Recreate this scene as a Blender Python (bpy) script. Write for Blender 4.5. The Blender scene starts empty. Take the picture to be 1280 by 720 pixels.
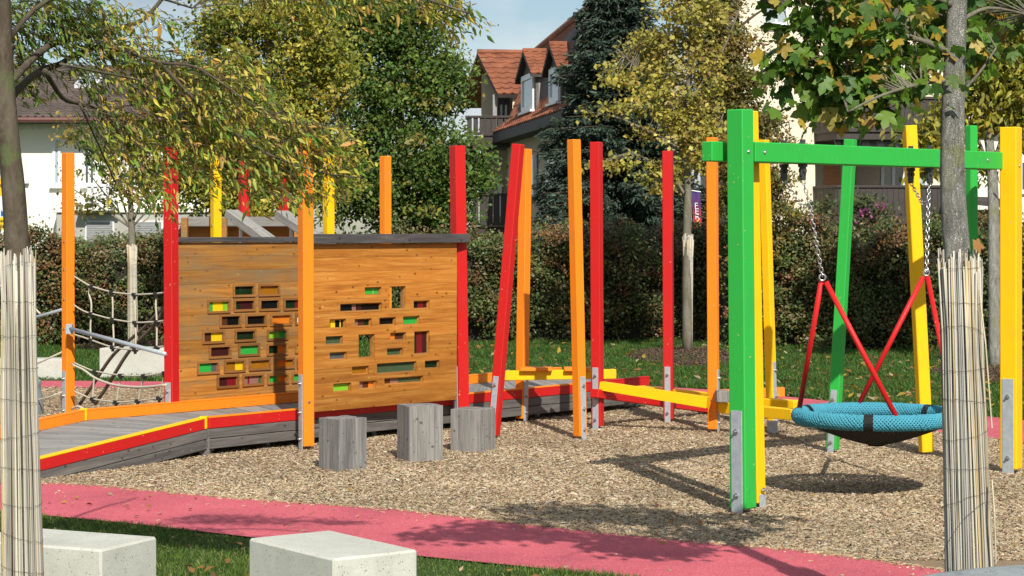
import bpy, math, random
import numpy as np
from mathutils import Vector, Matrix
R = math.radians
rnd = random.Random(7)
rng = np.random.default_rng(11)
scene = bpy.context.scene
COL = scene.collection

# ------------------------------------------------------------------ camera
CAMZ, FOC, HZ = 1.9, 2600.0, 290.0
cam = bpy.data.objects.new('camera', bpy.data.cameras.new('camera'))
COL.objects.link(cam)
cam.location = (0, 0, CAMZ)
cam.rotation_euler = (R(90), 0, 0)
cam.data.sensor_width = 36
cam.data.lens = 36 * FOC / 1280
cam.data.shift_y = -(360 - HZ) / 1280
cam.data.clip_end = 2000
scene.camera = cam
scene.view_settings.view_transform = 'Standard'
scene.view_settings.look = 'None'
scene.view_settings.exposure = 0.15
scene.view_settings.gamma = 1.0

# ------------------------------------------------------------------ sun and sky
SUN_EL = R(39)
SDX, SDY = 0.215, -0.977            # horizontal direction towards the sun
sd = Vector((SDX * math.cos(SUN_EL), SDY * math.cos(SUN_EL), math.sin(SUN_EL))).normalized()
sun = bpy.data.objects.new('sun', bpy.data.lights.new('sun', 'SUN'))
COL.objects.link(sun)
sun.data.energy = 5.0
sun.data.angle = R(0.53)
sun.data.color = (1.0, 0.95, 0.86)
sun.rotation_euler = sd.to_track_quat('Z', 'Y').to_euler()
sun.location = (5, -20, 30)

world = bpy.data.worlds.new("World")
scene.world = world
world.use_nodes = True
wn, wl = world.node_tree.nodes, world.node_tree.links
wn.clear()
wo = wn.new('ShaderNodeOutputWorld'); bg = wn.new('ShaderNodeBackground')
sky = wn.new('ShaderNodeTexSky'); sky.sky_type = 'NISHITA'; sky.sun_disc = False
sky.sun_elevation = SUN_EL
sky.sun_rotation = math.atan2(SDX, SDY)
sky.air_density = 1.0; sky.dust_density = 0.6; sky.ozone_density = 1.9
tc = wn.new('ShaderNodeTexCoord'); mp = wn.new('ShaderNodeMapping')
mp.inputs['Scale'].default_value = (1, 1, 2.4)
nz = wn.new('ShaderNodeTexNoise'); nz.inputs['Scale'].default_value = 5.2
nz.inputs['Detail'].default_value = 9; nz.inputs['Roughness'].default_value = 0.52
cr = wn.new('ShaderNodeValToRGB')
cr.color_ramp.elements[0].position = 0.41; cr.color_ramp.elements[1].position = 0.58
mp.inputs['Location'].default_value = (0.37, 0.1, 0.21)
nz2 = wn.new('ShaderNodeTexNoise'); nz2.inputs['Scale'].default_value = 9
nz2.inputs['Detail'].default_value = 6
cc = wn.new('ShaderNodeValToRGB')
cc.color_ramp.elements[0].position = 0.35; cc.color_ramp.elements[0].color = (4.6, 5.3, 6.0, 1)
cc.color_ramp.elements[1].position = 0.68; cc.color_ramp.elements[1].color = (10.0, 10.4, 10.6, 1)
mx = wn.new('ShaderNodeMix'); mx.data_type = 'RGBA'
wl.new(tc.outputs['Generated'], mp.inputs['Vector'])
wl.new(mp.outputs[0], nz.inputs['Vector']); wl.new(mp.outputs[0], nz2.inputs['Vector'])
wl.new(nz.outputs['Fac'], cr.inputs[0]); wl.new(nz2.outputs['Fac'], cc.inputs[0])
wl.new(cr.outputs[0], mx.inputs[0]); wl.new(sky.outputs[0], mx.inputs[6]); wl.new(cc.outputs[0], mx.inputs[7])
wl.new(mx.outputs[2], bg.inputs[0]); bg.inputs[1].default_value = 0.085
wl.new(bg.outputs[0], wo.inputs[0])

# ------------------------------------------------------------------ helpers
def P(px, py, Y):
    return Vector(((px - 640) * Y / FOC, Y, CAMZ - (py - HZ) * Y / FOC))
def G(px, py, z=0.0):
    Y = (CAMZ - z) * FOC / (py - HZ)
    return Vector(((px - 640) * Y / FOC, Y, z))
W = {}
def put(o, parent=None, M=None):
    COL.objects.link(o)
    if M is None: M = Matrix.Identity(4)
    if parent is not None:
        o.parent = parent
        o.matrix_basis = W[parent.name].inverted() @ M
    else:
        o.matrix_basis = M
    W[o.name] = M.copy()
    return o
def thing(name, label, cat, loc=(0, 0, 0), rz=0.0, group=None):
    o = bpy.data.objects.new(name, None); o.empty_display_size = 0.2
    put(o, None, Matrix.Translation(Vector(loc)) @ Matrix.Rotation(rz, 4, 'Z'))
    tag(o, label, cat, group)
    return o
def tag(o, label=None, cat=None, group=None, kind=None):
    if label: o['label'] = label
    if cat: o['category'] = cat
    if group: o['group'] = group
    if kind: o['kind'] = kind
    return o
class MB:
    def __init__(s): s.v = []; s.f = []; s.smooth = False
    def add(s, vs, fs):
        b = len(s.v); s.v.extend([tuple(x) for x in vs]); s.f.extend([tuple(i + b for i in f) for f in fs]); return s
    def box(s, x0, x1, y0, y1, z0, z1):
        v = [(x, y, z) for x in (x0, x1) for y in (y0, y1) for z in (z0, z1)]
        return s.add(v, [(0, 1, 3, 2), (4, 6, 7, 5), (0, 4, 5, 1), (2, 3, 7, 6), (0, 2, 6, 4), (1, 5, 7, 3)])
    def hexa(s, b, t):     # bottom 4, top 4 (same winding)
        return s.add(list(b) + list(t), [(3, 2, 1, 0), (4, 5, 6, 7), (0, 1, 5, 4), (1, 2, 6, 5), (2, 3, 7, 6), (3, 0, 4, 7)])
    def prism(s, poly, z0, z1):
        n = len(poly)
        v = [(p[0], p[1], z0) for p in poly] + [(p[0], p[1], z1) for p in poly]
        return s.add(v, [tuple(range(n - 1, -1, -1)), tuple(range(n, 2 * n))] + [(i, (i + 1) % n, n + (i + 1) % n, n + i) for i in range(n)])
    def cbox(s, x0, x1, y0, y1, z0, z1, c=0.006):    # box with all edges chamfered
        xs, ys, zs = (x0, x1), (y0, y1), (z0, z1)
        v = []; idx = {}
        for i in (0, 1):
            for j in (0, 1):
                for k in (0, 1):
                    sx, sy, sz = (c if i == 0 else -c), (c if j == 0 else -c), (c if k == 0 else -c)
                    for a in range(3):
                        p = [xs[i] + sx, ys[j] + sy, zs[k] + sz]
                        p[a] = (xs[i], ys[j], zs[k])[a]
                        idx[(i, j, k, a)] = len(v); v.append(tuple(p))
        f = []
        for i in (0, 1): f.append([idx[(i, j, k, 0)] for j, k in ((0, 0), (1, 0), (1, 1), (0, 1))])
        for j in (0, 1): f.append([idx[(i, j, k, 1)] for i, k in ((0, 0), (1, 0), (1, 1), (0, 1))])
        for k in (0, 1): f.append([idx[(i, j, k, 2)] for i, j in ((0, 0), (1, 0), (1, 1), (0, 1))])
        for j in (0, 1):
            for k in (0, 1): f.append([idx[(0, j, k, 1)], idx[(1, j, k, 1)], idx[(1, j, k, 2)], idx[(0, j, k, 2)]])
        for i in (0, 1):
            for k in (0, 1): f.append([idx[(i, 0, k, 0)], idx[(i, 1, k, 0)], idx[(i, 1, k, 2)], idx[(i, 0, k, 2)]])
        for i in (0, 1):
            for j in (0, 1): f.append([idx[(i, j, 0, 0)], idx[(i, j, 1, 0)], idx[(i, j, 1, 1)], idx[(i, j, 0, 1)]])
        for i in (0, 1):
            for j in (0, 1):
                for k in (0, 1): f.append([idx[(i, j, k, a)] for a in range(3)])
        return s.add(v, f)
    def tube(s, pts, rad, n=8, cap=True):
        pts = [Vector(p) for p in pts]
        if not isinstance(rad, (list, tuple)): rad = [rad] * len(pts)
        up = None; rings = []
        for i, p in enumerate(pts):
            t = (pts[min(i + 1, len(pts) - 1)] - pts[max(i - 1, 0)]).normalized()
            if up is None:
                up = Vector((0, 0, 1)) if abs(t.z) < 0.9 else Vector((0, 1, 0))
            a = (up - t * up.dot(t)).normalized(); up = a; b = t.cross(a)
            rings.append([p + (a * math.cos(2 * math.pi * k / n) + b * math.sin(2 * math.pi * k / n)) * rad[i] for k in range(n)])
        v = [q for r in rings for q in r]; f = []
        for i in range(len(pts) - 1):
            for k in range(n):
                f.append((i * n + k, i * n + (k + 1) % n, (i + 1) * n + (k + 1) % n, (i + 1) * n + k))
        if cap:
            f.append(tuple(range(n - 1, -1, -1))); f.append(tuple((len(pts) - 1) * n + k for k in range(n)))
        return s.add(v, f)
    def build(s, name, mat, parent=None, M=None, local=False, recalc=True):
        """verts are world coordinates unless local=True, then they are in the frame M"""
        if M is None: M = W[parent.name].copy() if parent is not None else Matrix.Identity(4)
        vs = s.v
        if not local:
            Mi = M.inverted(); vs = [Mi @ Vector(p) for p in s.v]
        me = bpy.data.meshes.new(name)
        me.from_pydata([tuple(p) for p in vs], [], s.f)
        if recalc:
            import bmesh
            bm = bmesh.new(); bm.from_mesh(me); bmesh.ops.recalc_face_normals(bm, faces=bm.faces); bm.to_mesh(me); bm.free()
        if s.smooth: me.shade_smooth()
        if mat: me.materials.append(mat)
        o = bpy.data.objects.new(name, me)
        return put(o, parent, M)
def frame(p0, p1, up=Vector((0, 0, 1))):      # x along p0->p1, z close to up
    x = (Vector(p1) - Vector(p0)).normalized()
    y = Vector(up).cross(x).normalized(); z = x.cross(y)
    return Matrix.Translation(Vector(p0)) @ Matrix((x, y, z)).transposed().to_4x4()
def beam(name, mat, p0, p1, w, h, parent=None, h1=None, c=0.005, yoff=0.0):
    """rectangular timber, its top centre line from p0 to p1"""
    M = frame(p0, p1); L = (Vector(p1) - Vector(p0)).length
    m = MB()
    if h1 is None: m.cbox(0, L, yoff - w / 2, yoff + w / 2, -h, 0, c)
    else: m.hexa([(0, -w/2, -h), (L, -w/2, -h1), (L, w/2, -h1), (0, w/2, -h)], [(0, -w/2, 0), (L, -w/2, 0), (L, w/2, 0), (0, w/2, 0)])
    return m.build(name, mat, parent, M, local=True)

# -------- numpy scatter
def rotmats(yaw, pitch, roll):
    cy, sy, cp, sp, c_r, s_r = np.cos(yaw), np.sin(yaw), np.cos(pitch), np.sin(pitch), np.cos(roll), np.sin(roll)
    Rm = np.empty((len(yaw), 3, 3))
    Rm[:, 0, 0] = cy * cp; Rm[:, 0, 1] = cy * sp * s_r - sy * c_r; Rm[:, 0, 2] = cy * sp * c_r + sy * s_r
    Rm[:, 1, 0] = sy * cp; Rm[:, 1, 1] = sy * sp * s_r + cy * c_r; Rm[:, 1, 2] = sy * sp * c_r - cy * s_r
    Rm[:, 2, 0] = -sp; Rm[:, 2, 1] = cp * s_r; Rm[:, 2, 2] = cp * c_r
    return Rm
def scatter(name, tv, tf, pos, Rm, scale, cols, mat, parent=None, kind='stuff'):
    tv = np.asarray(tv, float); N = len(pos); nv = len(tv)
    scale = np.asarray(scale, float)
    if scale.ndim == 1: scale = np.repeat(scale[:, None], 3, 1)
    v = np.einsum('nij,nvj->nvi', Rm, tv[None] * scale[:, None, :]) + pos[:, None, :]
    off = np.array(W[parent.name].translation) if parent is not None else np.zeros(3)
    v = v.reshape(-1, 3) - off
    sizes = np.array([len(f) for f in tf]); flat = np.concatenate([np.array(f) for f in tf])
    loops = (flat[None, :] + (np.arange(N) * nv)[:, None]).ravel()
    tot = np.tile(sizes, N); start = np.concatenate([[0], np.cumsum(tot)[:-1]])
    me = bpy.data.meshes.new(name)
    me.vertices.add(len(v)); me.vertices.foreach_set('co', v.ravel().astype(np.float32))
    me.loops.add(len(loops)); me.loops.foreach_set('vertex_index', loops.astype(np.int32))
    me.polygons.add(len(tot)); me.polygons.foreach_set('loop_start', start.astype(np.int32))
    me.polygons.foreach_set('loop_total', tot.astype(np.int32))
    a = me.color_attributes.new('tint', 'FLOAT_COLOR', 'POINT')
    c4 = np.ones((N * nv, 4), np.float32); c4[:, :3] = np.repeat(cols, nv, 0)
    a.data.foreach_set('color', c4.ravel())
    me.update(calc_edges=True); me.validate()
    me.materials.append(mat)
    o = bpy.data.objects.new(name, me)
    put(o, parent, Matrix.Translation(Vector(off)) if parent is not None else None)
    if kind: o['kind'] = kind
    return o
TILT = np.array([[1, 0, 0], [0, math.cos(.66), -math.sin(.66)], [0, math.sin(.66), math.cos(.66)]])   # leaves turn their faces to the light
def palette(cols, w, N, jit=0.18):
    cols = np.array(cols); w = np.array(w, float); w /= w.sum()
    c = cols[rng.choice(len(cols), N, p=w)]
    return np.clip(c * (1 + rng.normal(0, jit, (N, 1))) * (1 + rng.normal(0, jit * 0.35, (N, 3))), 0.004, 1)

# ------------------------------------------------------------------ materials
def newmat(name):
    m = bpy.data.materials.new(name); m.use_nodes = True
    n, l = m.node_tree.nodes, m.node_tree.links
    b = n['Principled BSDF']; return m, n, l, b
def ramp(n, stops):
    r = n.new('ShaderNodeValToRGB'); e = r.color_ramp.elements
    while len(e) < len(stops): e.new(0.5)
    for i, (p, c) in enumerate(stops): e[i].position = p; e[i].color = (*c, 1)
    return r
def coords(n, l, scale=(1, 1, 1), kind='Object', rand=False):
    t = n.new('ShaderNodeTexCoord'); m = n.new('ShaderNodeMapping'); m.inputs['Scale'].default_value = scale
    l.new(t.outputs[kind], m.inputs[0])
    if rand:
        oi = n.new('ShaderNodeObjectInfo'); mu = n.new('ShaderNodeVectorMath'); mu.operation = 'SCALE'
        cx = n.new('ShaderNodeCombineXYZ'); 
        for k in range(3): l.new(oi.outputs['Random'], cx.inputs[k])
        l.new(cx.outputs[0], mu.inputs[0]); mu.inputs['Scale'].default_value = 57.0
        l.new(mu.outputs[0], m.inputs['Location'])
    return m.outputs[0]
def noise(n, l, vec, sc, det=4, ro=0.55, dist=0.0):
    t = n.new('ShaderNodeTexNoise'); t.inputs['Scale'].default_value = sc; t.inputs['Detail'].default_value = det
    t.inputs['Roughness'].default_value = ro; t.inputs['Distortion'].default_value = dist
    l.new(vec, t.inputs['Vector']); return t.outputs['Fac']
def mixc(n, l, f, a, b, blend='MIX'):
    m = n.new('ShaderNodeMix'); m.data_type = 'RGBA'; m.blend_type = blend
    for s, x in ((0, f), (6, a), (7, b)):
        if isinstance(x, (int, float)): m.inputs[s].default_value = x
        elif isinstance(x, tuple): m.inputs[s].default_value = (*x, 1)
        else: l.new(x, m.inputs[s])
    return m.outputs[2]
def bump(n, l, h, b, st=0.3, d=0.01):
    u = n.new('ShaderNodeBump'); u.inputs['Strength'].default_value = st; u.inputs['Distance'].default_value = d
    l.new(h, u.inputs['Height']); l.new(u.outputs[0], b.inputs['Normal'])
def plain(name, c1, c2=None, sc=8, rough=0.6, st=0.15, d=0.004, metal=0.0, scale=(1, 1, 1), spec=0.5, rand=True, det=5):
    m, n, l, b = newmat(name)
    v = coords(n, l, scale, rand=rand); f = noise(n, l, v, sc, det)
    r = ramp(n, [(0.3, c1), (0.7, c2 or tuple(x * 0.8 for x in c1))]); l.new(f, r.inputs[0]); l.new(r.outputs[0], b.inputs['Base Color'])
    b.inputs['Roughness'].default_value = rough; b.inputs['Metallic'].default_value = metal
    b.inputs['Specular IOR Level'].default_value = spec
    if st: bump(n, l, noise(n, l, v, sc * 6, 3), b, st, d)
    return m
def painted(name, c):
    """glazed paint on softwood: faint grain, small chips, dirt low down"""
    m, n, l, b = newmat(name)
    v = coords(n, l, (1, 1, 1), rand=True); vs = coords(n, l, (9, 9, 0.5), rand=True)
    g = noise(n, l, vs, 9, 6, 0.6, 0.4)
    col = mixc(n, l, g, tuple(x * 0.88 for x in c), tuple(min(1, x * 1.08) for x in c))
    chip = noise(n, l, v, 38, 2, 0.5)
    r = ramp(n, [(0.735, (0, 0, 0)), (0.75, (1, 1, 1))]); l.new(chip, r.inputs[0])
    col = mixc(n, l, r.outputs[0], col, (0.55, 0.42, 0.25))
    dirt = noise(n, l, v, 3.1, 6, 0.7)
    rd = ramp(n, [(0.5, (0, 0, 0)), (0.85, (0.45, 0.45, 0.45))]); l.new(dirt, rd.inputs[0])
    col = mixc(n, l, rd.outputs[0], col, tuple(x * 0.55 + 0.03 for x in c))
    l.new(col, b.inputs['Base Color'])
    b.inputs['Roughness'].default_value = 0.5
    b.inputs['Specular IOR Level'].default_value = 0.35
    bump(n, l, g, b, 0.12, 0.004)
    return m
def timber(name, dark, mid, light, axis=0, knots=True, rough=0.7, weather=None, kst=1.0):
    m, n, l, b = newmat(name)
    sc = [14, 14, 14]; sc[axis] = 0.9
    v = coords(n, l, tuple(sc), rand=True); g = noise(n, l, v, 2.2, 8, 0.65, 0.6)
    r = ramp(n, [(0.28, dark), (0.5, mid), (0.72, light)]); l.new(g, r.inputs[0]); col = r.outputs[0]
    v2 = coords(n, l, (1, 1, 1), rand=True)
    big = noise(n, l, v2, 1.7, 4)
    col = mixc(n, l, big, mixc(n, l, 0.35, col, dark), col)
    oi = n.new('ShaderNodeObjectInfo')
    rr = ramp(n, [(0, (0.72, 0.72, 0.72)), (1, (1.12, 1.08, 1.04))]); l.new(oi.outputs['Random'], rr.inputs[0])
    col = mixc(n, l, 1.0, col, rr.outputs[0], 'MULTIPLY')
    if knots:
        ks = [8.5, 8.5, 11.5]; 
        vk = coords(n, l, tuple(ks), rand=True)
        vo = n.new('ShaderNodeTexVoronoi'); vo.inputs['Scale'].default_value = 1.0; l.new(vk, vo.inputs['Vector'])
        kr = ramp(n, [(0.0, (.9, .9, .9)), (0.10, (0.7, 0.7, 0.7)), (0.17, (0, 0, 0))]); l.new(vo.outputs['Distance'], kr.inputs[0])
        col = mixc(n, l, kr.outputs[0], col, tuple(x * 0.35 * kst for x in dark))
    if weather:
        wv = coords(n, l, tuple(3.0 if i != axis else 0.6 for i in range(3)), rand=True)
        wf = noise(n, l, wv, 1.6, 7, 0.7, 0.5)
        wr = ramp(n, [(0.42, (0, 0, 0)), (0.66, (0.85, 0.85, 0.85))]); l.new(wf, wr.inputs[0])
        col = mixc(n, l, wr.outputs[0], col, weather)
    sv = coords(n, l, tuple(26.0 if i != axis else 7.0 for i in range(3)), rand=True)
    sf = noise(n, l, sv, 1.0, 3, 0.6, 1.5); sr = ramp(n, [(0.70, (0, 0, 0)), (0.74, (0.6, 0.6, 0.6))]); l.new(sf, sr.inputs[0])
    col = mixc(n, l, sr.outputs[0], col, tuple(min(.8, x * 1.5 + .03) for x in light))
    l.new(col, b.inputs['Base Color']); b.inputs['Roughness'].default_value = rough
    b.inputs['Specular IOR Level'].default_value = 0.3
    bump(n, l, g, b, 0.35, 0.006)
    return m
def leafmat(name, trans=0.35, rough=0.5, objrand=False, spec=0.4):
    m, n, l, b = newmat(name)
    a = n.new('ShaderNodeAttribute'); a.attribute_name = 'tint'
    col = a.outputs['Color']
    if objrand:
        oi = n.new('ShaderNodeObjectInfo'); rr = ramp(n, [(0, (0.6, 0.62, 0.6)), (1, (1.3, 1.25, 1.1))]); l.new(oi.outputs['Random'], rr.inputs[0])
        col = mixc(n, l, 1.0, col, rr.outputs[0], 'MULTIPLY')
    v = coords(n, l, (1, 1, 1)); f = noise(n, l, v, 40, 3)
    col = mixc(n, l, f, mixc(n, l, 0.4, col, (0.05, 0.035, 0.01)), col)
    l.new(col, b.inputs['Base Color']); b.inputs['Roughness'].default_value = rough
    b.inputs['Specular IOR Level'].default_value = spec
    tr = n.new('ShaderNodeBsdfTranslucent'); l.new(col, tr.inputs[0])
    ms = n.new('ShaderNodeMixShader'); ms.inputs[0].default_value = trans
    l.new(b.outputs[0], ms.inputs[1]); l.new(tr.outputs[0], ms.inputs[2])
    l.new(ms.outputs[0], n['Material Output'].inputs[0])
    return m
def acrylic(name, c, clear=0.6):
    m, n, l, b = newmat(name)
    v = coords(n, l, (1, 1, 1), rand=True); f = noise(n, l, v, 14, 4)
    col = mixc(n, l, f, tuple(x * 0.75 for x in c), c)
    l.new(col, b.inputs['Base Color']); b.inputs['Roughness'].default_value = 0.12
    t = n.new('ShaderNodeBsdfTransparent'); t.inputs[0].default_value = (*[min(1, x * 1.3 + 0.05) for x in c], 1)
    ms = n.new('ShaderNodeMixShader'); ms.inputs[0].default_value = clear
    l.new(b.outputs[0], ms.inputs[1]); l.new(t.outputs[0], ms.inputs[2])
    l.new(ms.outputs[0], n['Material Output'].inputs[0]); return m

PAINT = {
 'red': painted('red_paint', (0.54, 0.011, 0.010)),
 'orange': painted('orange_paint', (0.86, 0.235, 0.010)),
 'yellow': painted('yellow_paint', (0.90, 0.52, 0.002)),
 'green': painted('green_paint', (0.028, 0.42, 0.055)),
}
STEEL = plain('galvanised_steel', (0.46, 0.50, 0.53), (0.36, 0.40, 0.43), 30, 0.5, 0.1, 0.001, metal=0.3)
BOLT = plain('bolt_steel', (0.6, 0.6, 0.6), (0.4, 0.4, 0.4), 30, 0.3, 0, metal=0.9)
DARKM = plain('dark_plastic', (0.012, 0.012, 0.013), (0.02, 0.02, 0.02), 10, 0.7, spec=.2)
PINE = timber('glazed_pine', (0.30, 0.10, 0.014), (0.48, 0.19, 0.028), (0.66, 0.33, 0.075), 0, True, 0.6)
PINEW = timber('glazed_pine_weathered', (0.28, 0.105, 0.018), (0.46, 0.20, 0.034), (0.60, 0.31, 0.075), 0, True, 0.6, weather=(0.20, 0.15, 0.08))
PINED = timber('brown_pine_frame', (0.19, 0.08, 0.022), (0.29, 0.13, 0.035), (0.38, 0.19, 0.06), 0, False, 0.7)
GREYW = timber('grey_weathered_timber', (0.17, 0.165, 0.155), (0.29, 0.285, 0.27), (0.40, 0.395, 0.375), 0, True, 0.85, kst=1.3)
GREYV = timber('grey_weathered_timber_upright', (0.12, 0.116, 0.11), (0.245, 0.24, 0.23), (0.38, 0.375, 0.355), 2, True, 0.85, kst=1.3)
CAPW = timber('dark_cap_timber', (0.035, 0.034, 0.036), (0.075, 0.073, 0.075), (0.14, 0.135, 0.135), 0, True, 0.85)
GREYD = timber('dark_weathered_timber', (0.075, 0.07, 0.065), (0.14, 0.13, 0.125), (0.23, 0.215, 0.205), 0, True, 0.85, kst=1.3)
ROPE = plain('beige_rope', (0.62, 0.56, 0.45), (0.46, 0.40, 0.31), 90, 0.9, 0.5, 0.003)
BELT = plain('brown_belt', (0.16, 0.12, 0.085), (0.11, 0.08, 0.06), 30, 0.8)
LEAF = leafmat('leaf', 0.42)
LEAFO = leafmat('leaf_single', 0.38, objrand=True)
NEEDLE = leafmat('needles', 0.1, 0.6)
HEDGEM = leafmat('hedge_leaf', 0.22, 0.45)
GRASSM = leafmat('grass_blade', 0.35, 0.5, spec=0.25)

# ------------------------------------------------------------------ ground
def ground_mat(name, c1, c2, c3, sc, st=0.5, d=0.02, rough=0.95):
    m, n, l, b = newmat(name); v = coords(n, l, (1, 1, 1))
    a = noise(n, l, v, sc, 8, 0.7); r = ramp(n, [(0.3, c1), (0.5, c2), (0.7, c3)]); l.new(a, r.inputs[0])
    big = noise(n, l, v, 0.5, 4); col = mixc(n, l, big, r.outputs[0], mixc(n, l, 0.4, r.outputs[0], c1))
    l.new(col, b.inputs['Base Color']); b.inputs['Roughness'].default_value = rough
    b.inputs['Specular IOR Level'].default_value = 0.2
    bump(n, l, a, b, st, d); return m
SOIL = ground_mat('lawn_soil', (0.022, 0.036, 0.010), (0.035, 0.07, 0.016), (0.055, 0.10, 0.024), 24)
CHIPG = ground_mat('woodchip_bed', (0.16, 0.105, 0.06), (0.32, 0.23, 0.145), (0.46, 0.35, 0.23), 46, 0.8, 0.02)
MULCH = ground_mat('bark_mulch', (0.03, 0.02, 0.014), (0.065, 0.042, 0.03), (0.12, 0.08, 0.055), 40, 0.8, 0.03)
def rubber():
    m, n, l, b = newmat('pink_rubber'); v = coords(n, l, (1, 1, 1))
    vo = n.new('ShaderNodeTexVoronoi'); vo.inputs['Scale'].default_value = 130; l.new(v, vo.inputs['Vector'])
    r = ramp(n, [(0, (0.44, 0.070, 0.095)), (0.5, (0.58, 0.115, 0.145)), (1, (0.68, 0.19, 0.22))]); l.new(vo.outputs['Color'], r.inputs[0])
    f = noise(n, l, v, 1.3, 6, 0.65); st = ramp(n, [(0.32, (1.08, 1.08, 1.08)), (0.5, (.96, .95, .95)), (0.72, (0.74, 0.74, 0.78))]); l.new(f, st.inputs[0])
    l.new(mixc(n, l, 1.0, r.outputs[0], st.outputs[0], 'MULTIPLY'), b.inputs['Base Color'])
    b.inputs['Roughness'].default_value = 0.85; b.inputs['Specular IOR Level'].default_value = 0.25
    bump(n, l, vo.outputs['Distance'], b, 0.6, 0.006); return m
RUBBER = rubber()

def sheet(name, pts, z, mat, th=0.0):
    m = MB(); n = len(pts)
    m.add([(p[0], p[1], z) for p in pts], [tuple(range(n))])
    o = m.build(name, mat, None, recalc=False)
    if o.data.polygons[0].normal.z < 0: o.data.flip_normals()
    o['kind'] = 'structure'; return o
sheet('ground', [(-600, -300), (600, -300), (600, 1200), (-600, 1200)], 0.0, SOIL)
near_up = [(-240, 596), (0, 604), (55, 604), (130, 608), (210, 616), (300, 624), (400, 631), (500, 638), (640, 654), (750, 666), (860, 677), (1000, 689), (1100, 702), (1165, 712), (1250, 724), (1340, 738), (1700, 800)]
near_lo = [(-240, 630), (0, 641), (54, 646), (160, 656), (300, 672), (420, 685), (540, 699), (640, 709), (760, 721), (900, 738), (1100, 762), (1500, 820)]
far_up = [(-200, 475), (0, 476.5), (207, 478), (600, 481), (810, 483.5), (884, 488), (975, 496), (1069, 506), (1235, 522), (1320, 531), (1600, 566)]
far_lo = [(-200, 483), (0, 485), (207, 486), (600, 489), (810, 490), (884, 496), (1000, 509), (1069, 520), (1175, 542), (1250, 550), (1320, 563), (1600, 630)]
gp = lambda L: [G(*p) for p in L]
sheet('rubber_path', gp(near_up) + gp(near_lo)[::-1], 0.012, RUBBER)
sheet('rubber_path', gp(far_up) + gp(far_lo)[::-1], 0.012, RUBBER)
chip_poly = [G(x, y - 1.0) for x, y in far_lo] + [G(x, y + 1.5) for x, y in near_up][::-1]
sheet('woodchip_ground', chip_poly, 0.005, CHIPG)

def inpoly(x, y, poly):
    px = np.array([p[0] for p in poly]); py = np.array([p[1] for p in poly]); r = np.zeros(len(x), bool)
    j = len(px) - 1
    for i in range(len(px)):
        c = ((py[i] > y) != (py[j] > y)) & (x < (px[j] - px[i]) * (y - py[i]) / (py[j] - py[i] + 1e-12) + px[i])
        r ^= c; j = i
    return r
def sample_screen(N, x0, x1, Y0, Y1, poly, power=1.4):
    """ground points inside the view wedge, denser near the camera"""
    u = rng.random(N); a = 1 - power
    Y = (Y0 ** a + u * (Y1 ** a - Y0 ** a)) ** (1 / a) if abs(a) > 1e-6 else Y0 * (Y1 / Y0) ** u
    X = (rng.uniform(x0, x1, N) - 640) / FOC * Y
    k = inpoly(X, Y, poly) if poly else np.ones(N, bool)
    return X[k], Y[k]
# wood chips
X, Y = sample_screen(270000, -120, 1400, 12.0, 27.0, chip_poly, 2.0)
N = len(X)
tv = [(-.5, -.5, 0), (.5, -.4, 0), (.45, .5, 0), (-.45, .45, 0), (-.4, 0, 1), (.42, .05, 1)]
tf = [(0, 1, 5, 4), (2, 3, 4, 5), (1, 2, 5), (3, 0, 4)]
sc = np.stack([rng.lognormal(math.log(0.0235), .45, N), rng.uniform(.005, .011, N), rng.uniform(.003, .007, N)], 1)
cols = palette([(0.60, 0.475, 0.32), (0.50, 0.375, 0.235), (0.39, 0.27, 0.155), (0.72, 0.63, 0.48), (0.22, 0.145, 0.09)], [4, 4, 2.4, 1.2, 1.4], N, .12)
CHIPM = leafmat('woodchip', 0.0, 0.85, spec=0.2)
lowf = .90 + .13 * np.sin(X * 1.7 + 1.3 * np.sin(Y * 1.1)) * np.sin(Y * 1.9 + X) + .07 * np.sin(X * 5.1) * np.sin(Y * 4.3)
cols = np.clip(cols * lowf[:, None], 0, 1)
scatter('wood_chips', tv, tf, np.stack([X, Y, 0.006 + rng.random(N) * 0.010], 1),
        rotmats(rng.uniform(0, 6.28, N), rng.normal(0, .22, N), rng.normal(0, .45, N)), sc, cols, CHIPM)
bpy.data.objects['wood_chips']['label'] = 'loose pale wood chips covering the play area floor'

# chips kicked out over the edge of the path
eb = gp(near_up); sx, sy = [], []
for a_, b_ in zip(eb[:-1], eb[1:]):
    L_ = (b_ - a_).length; k_ = int(L_ * 260)
    for i in range(k_):
        q_ = a_.lerp(b_, rnd.random()); sx.append(q_.x); sy.append(q_.y - abs(rnd.gauss(0, .07)) - (abs(rnd.gauss(0, .5)) if rnd.random() < .06 else 0))
n_ = len(sx)
o = scatter('spilled_wood_chips', tv, tf, np.stack([np.array(sx), np.array(sy), np.full(n_, .014)], 1), rotmats(rng.uniform(0, 6.28, n_), rng.normal(0, .15, n_), rng.normal(0, .3, n_)),
    np.stack([rng.lognormal(math.log(.022), .4, n_), rng.uniform(.004, .009, n_), rng.uniform(.003, .006, n_)], 1), palette([(0.60, 0.46, 0.29), (0.45, 0.31, 0.17), (0.28, 0.18, 0.10)], [3, 3, 2], n_, .15), CHIPM)
o['label'] = 'wood chips spilled along the edge of the pink path'
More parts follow.
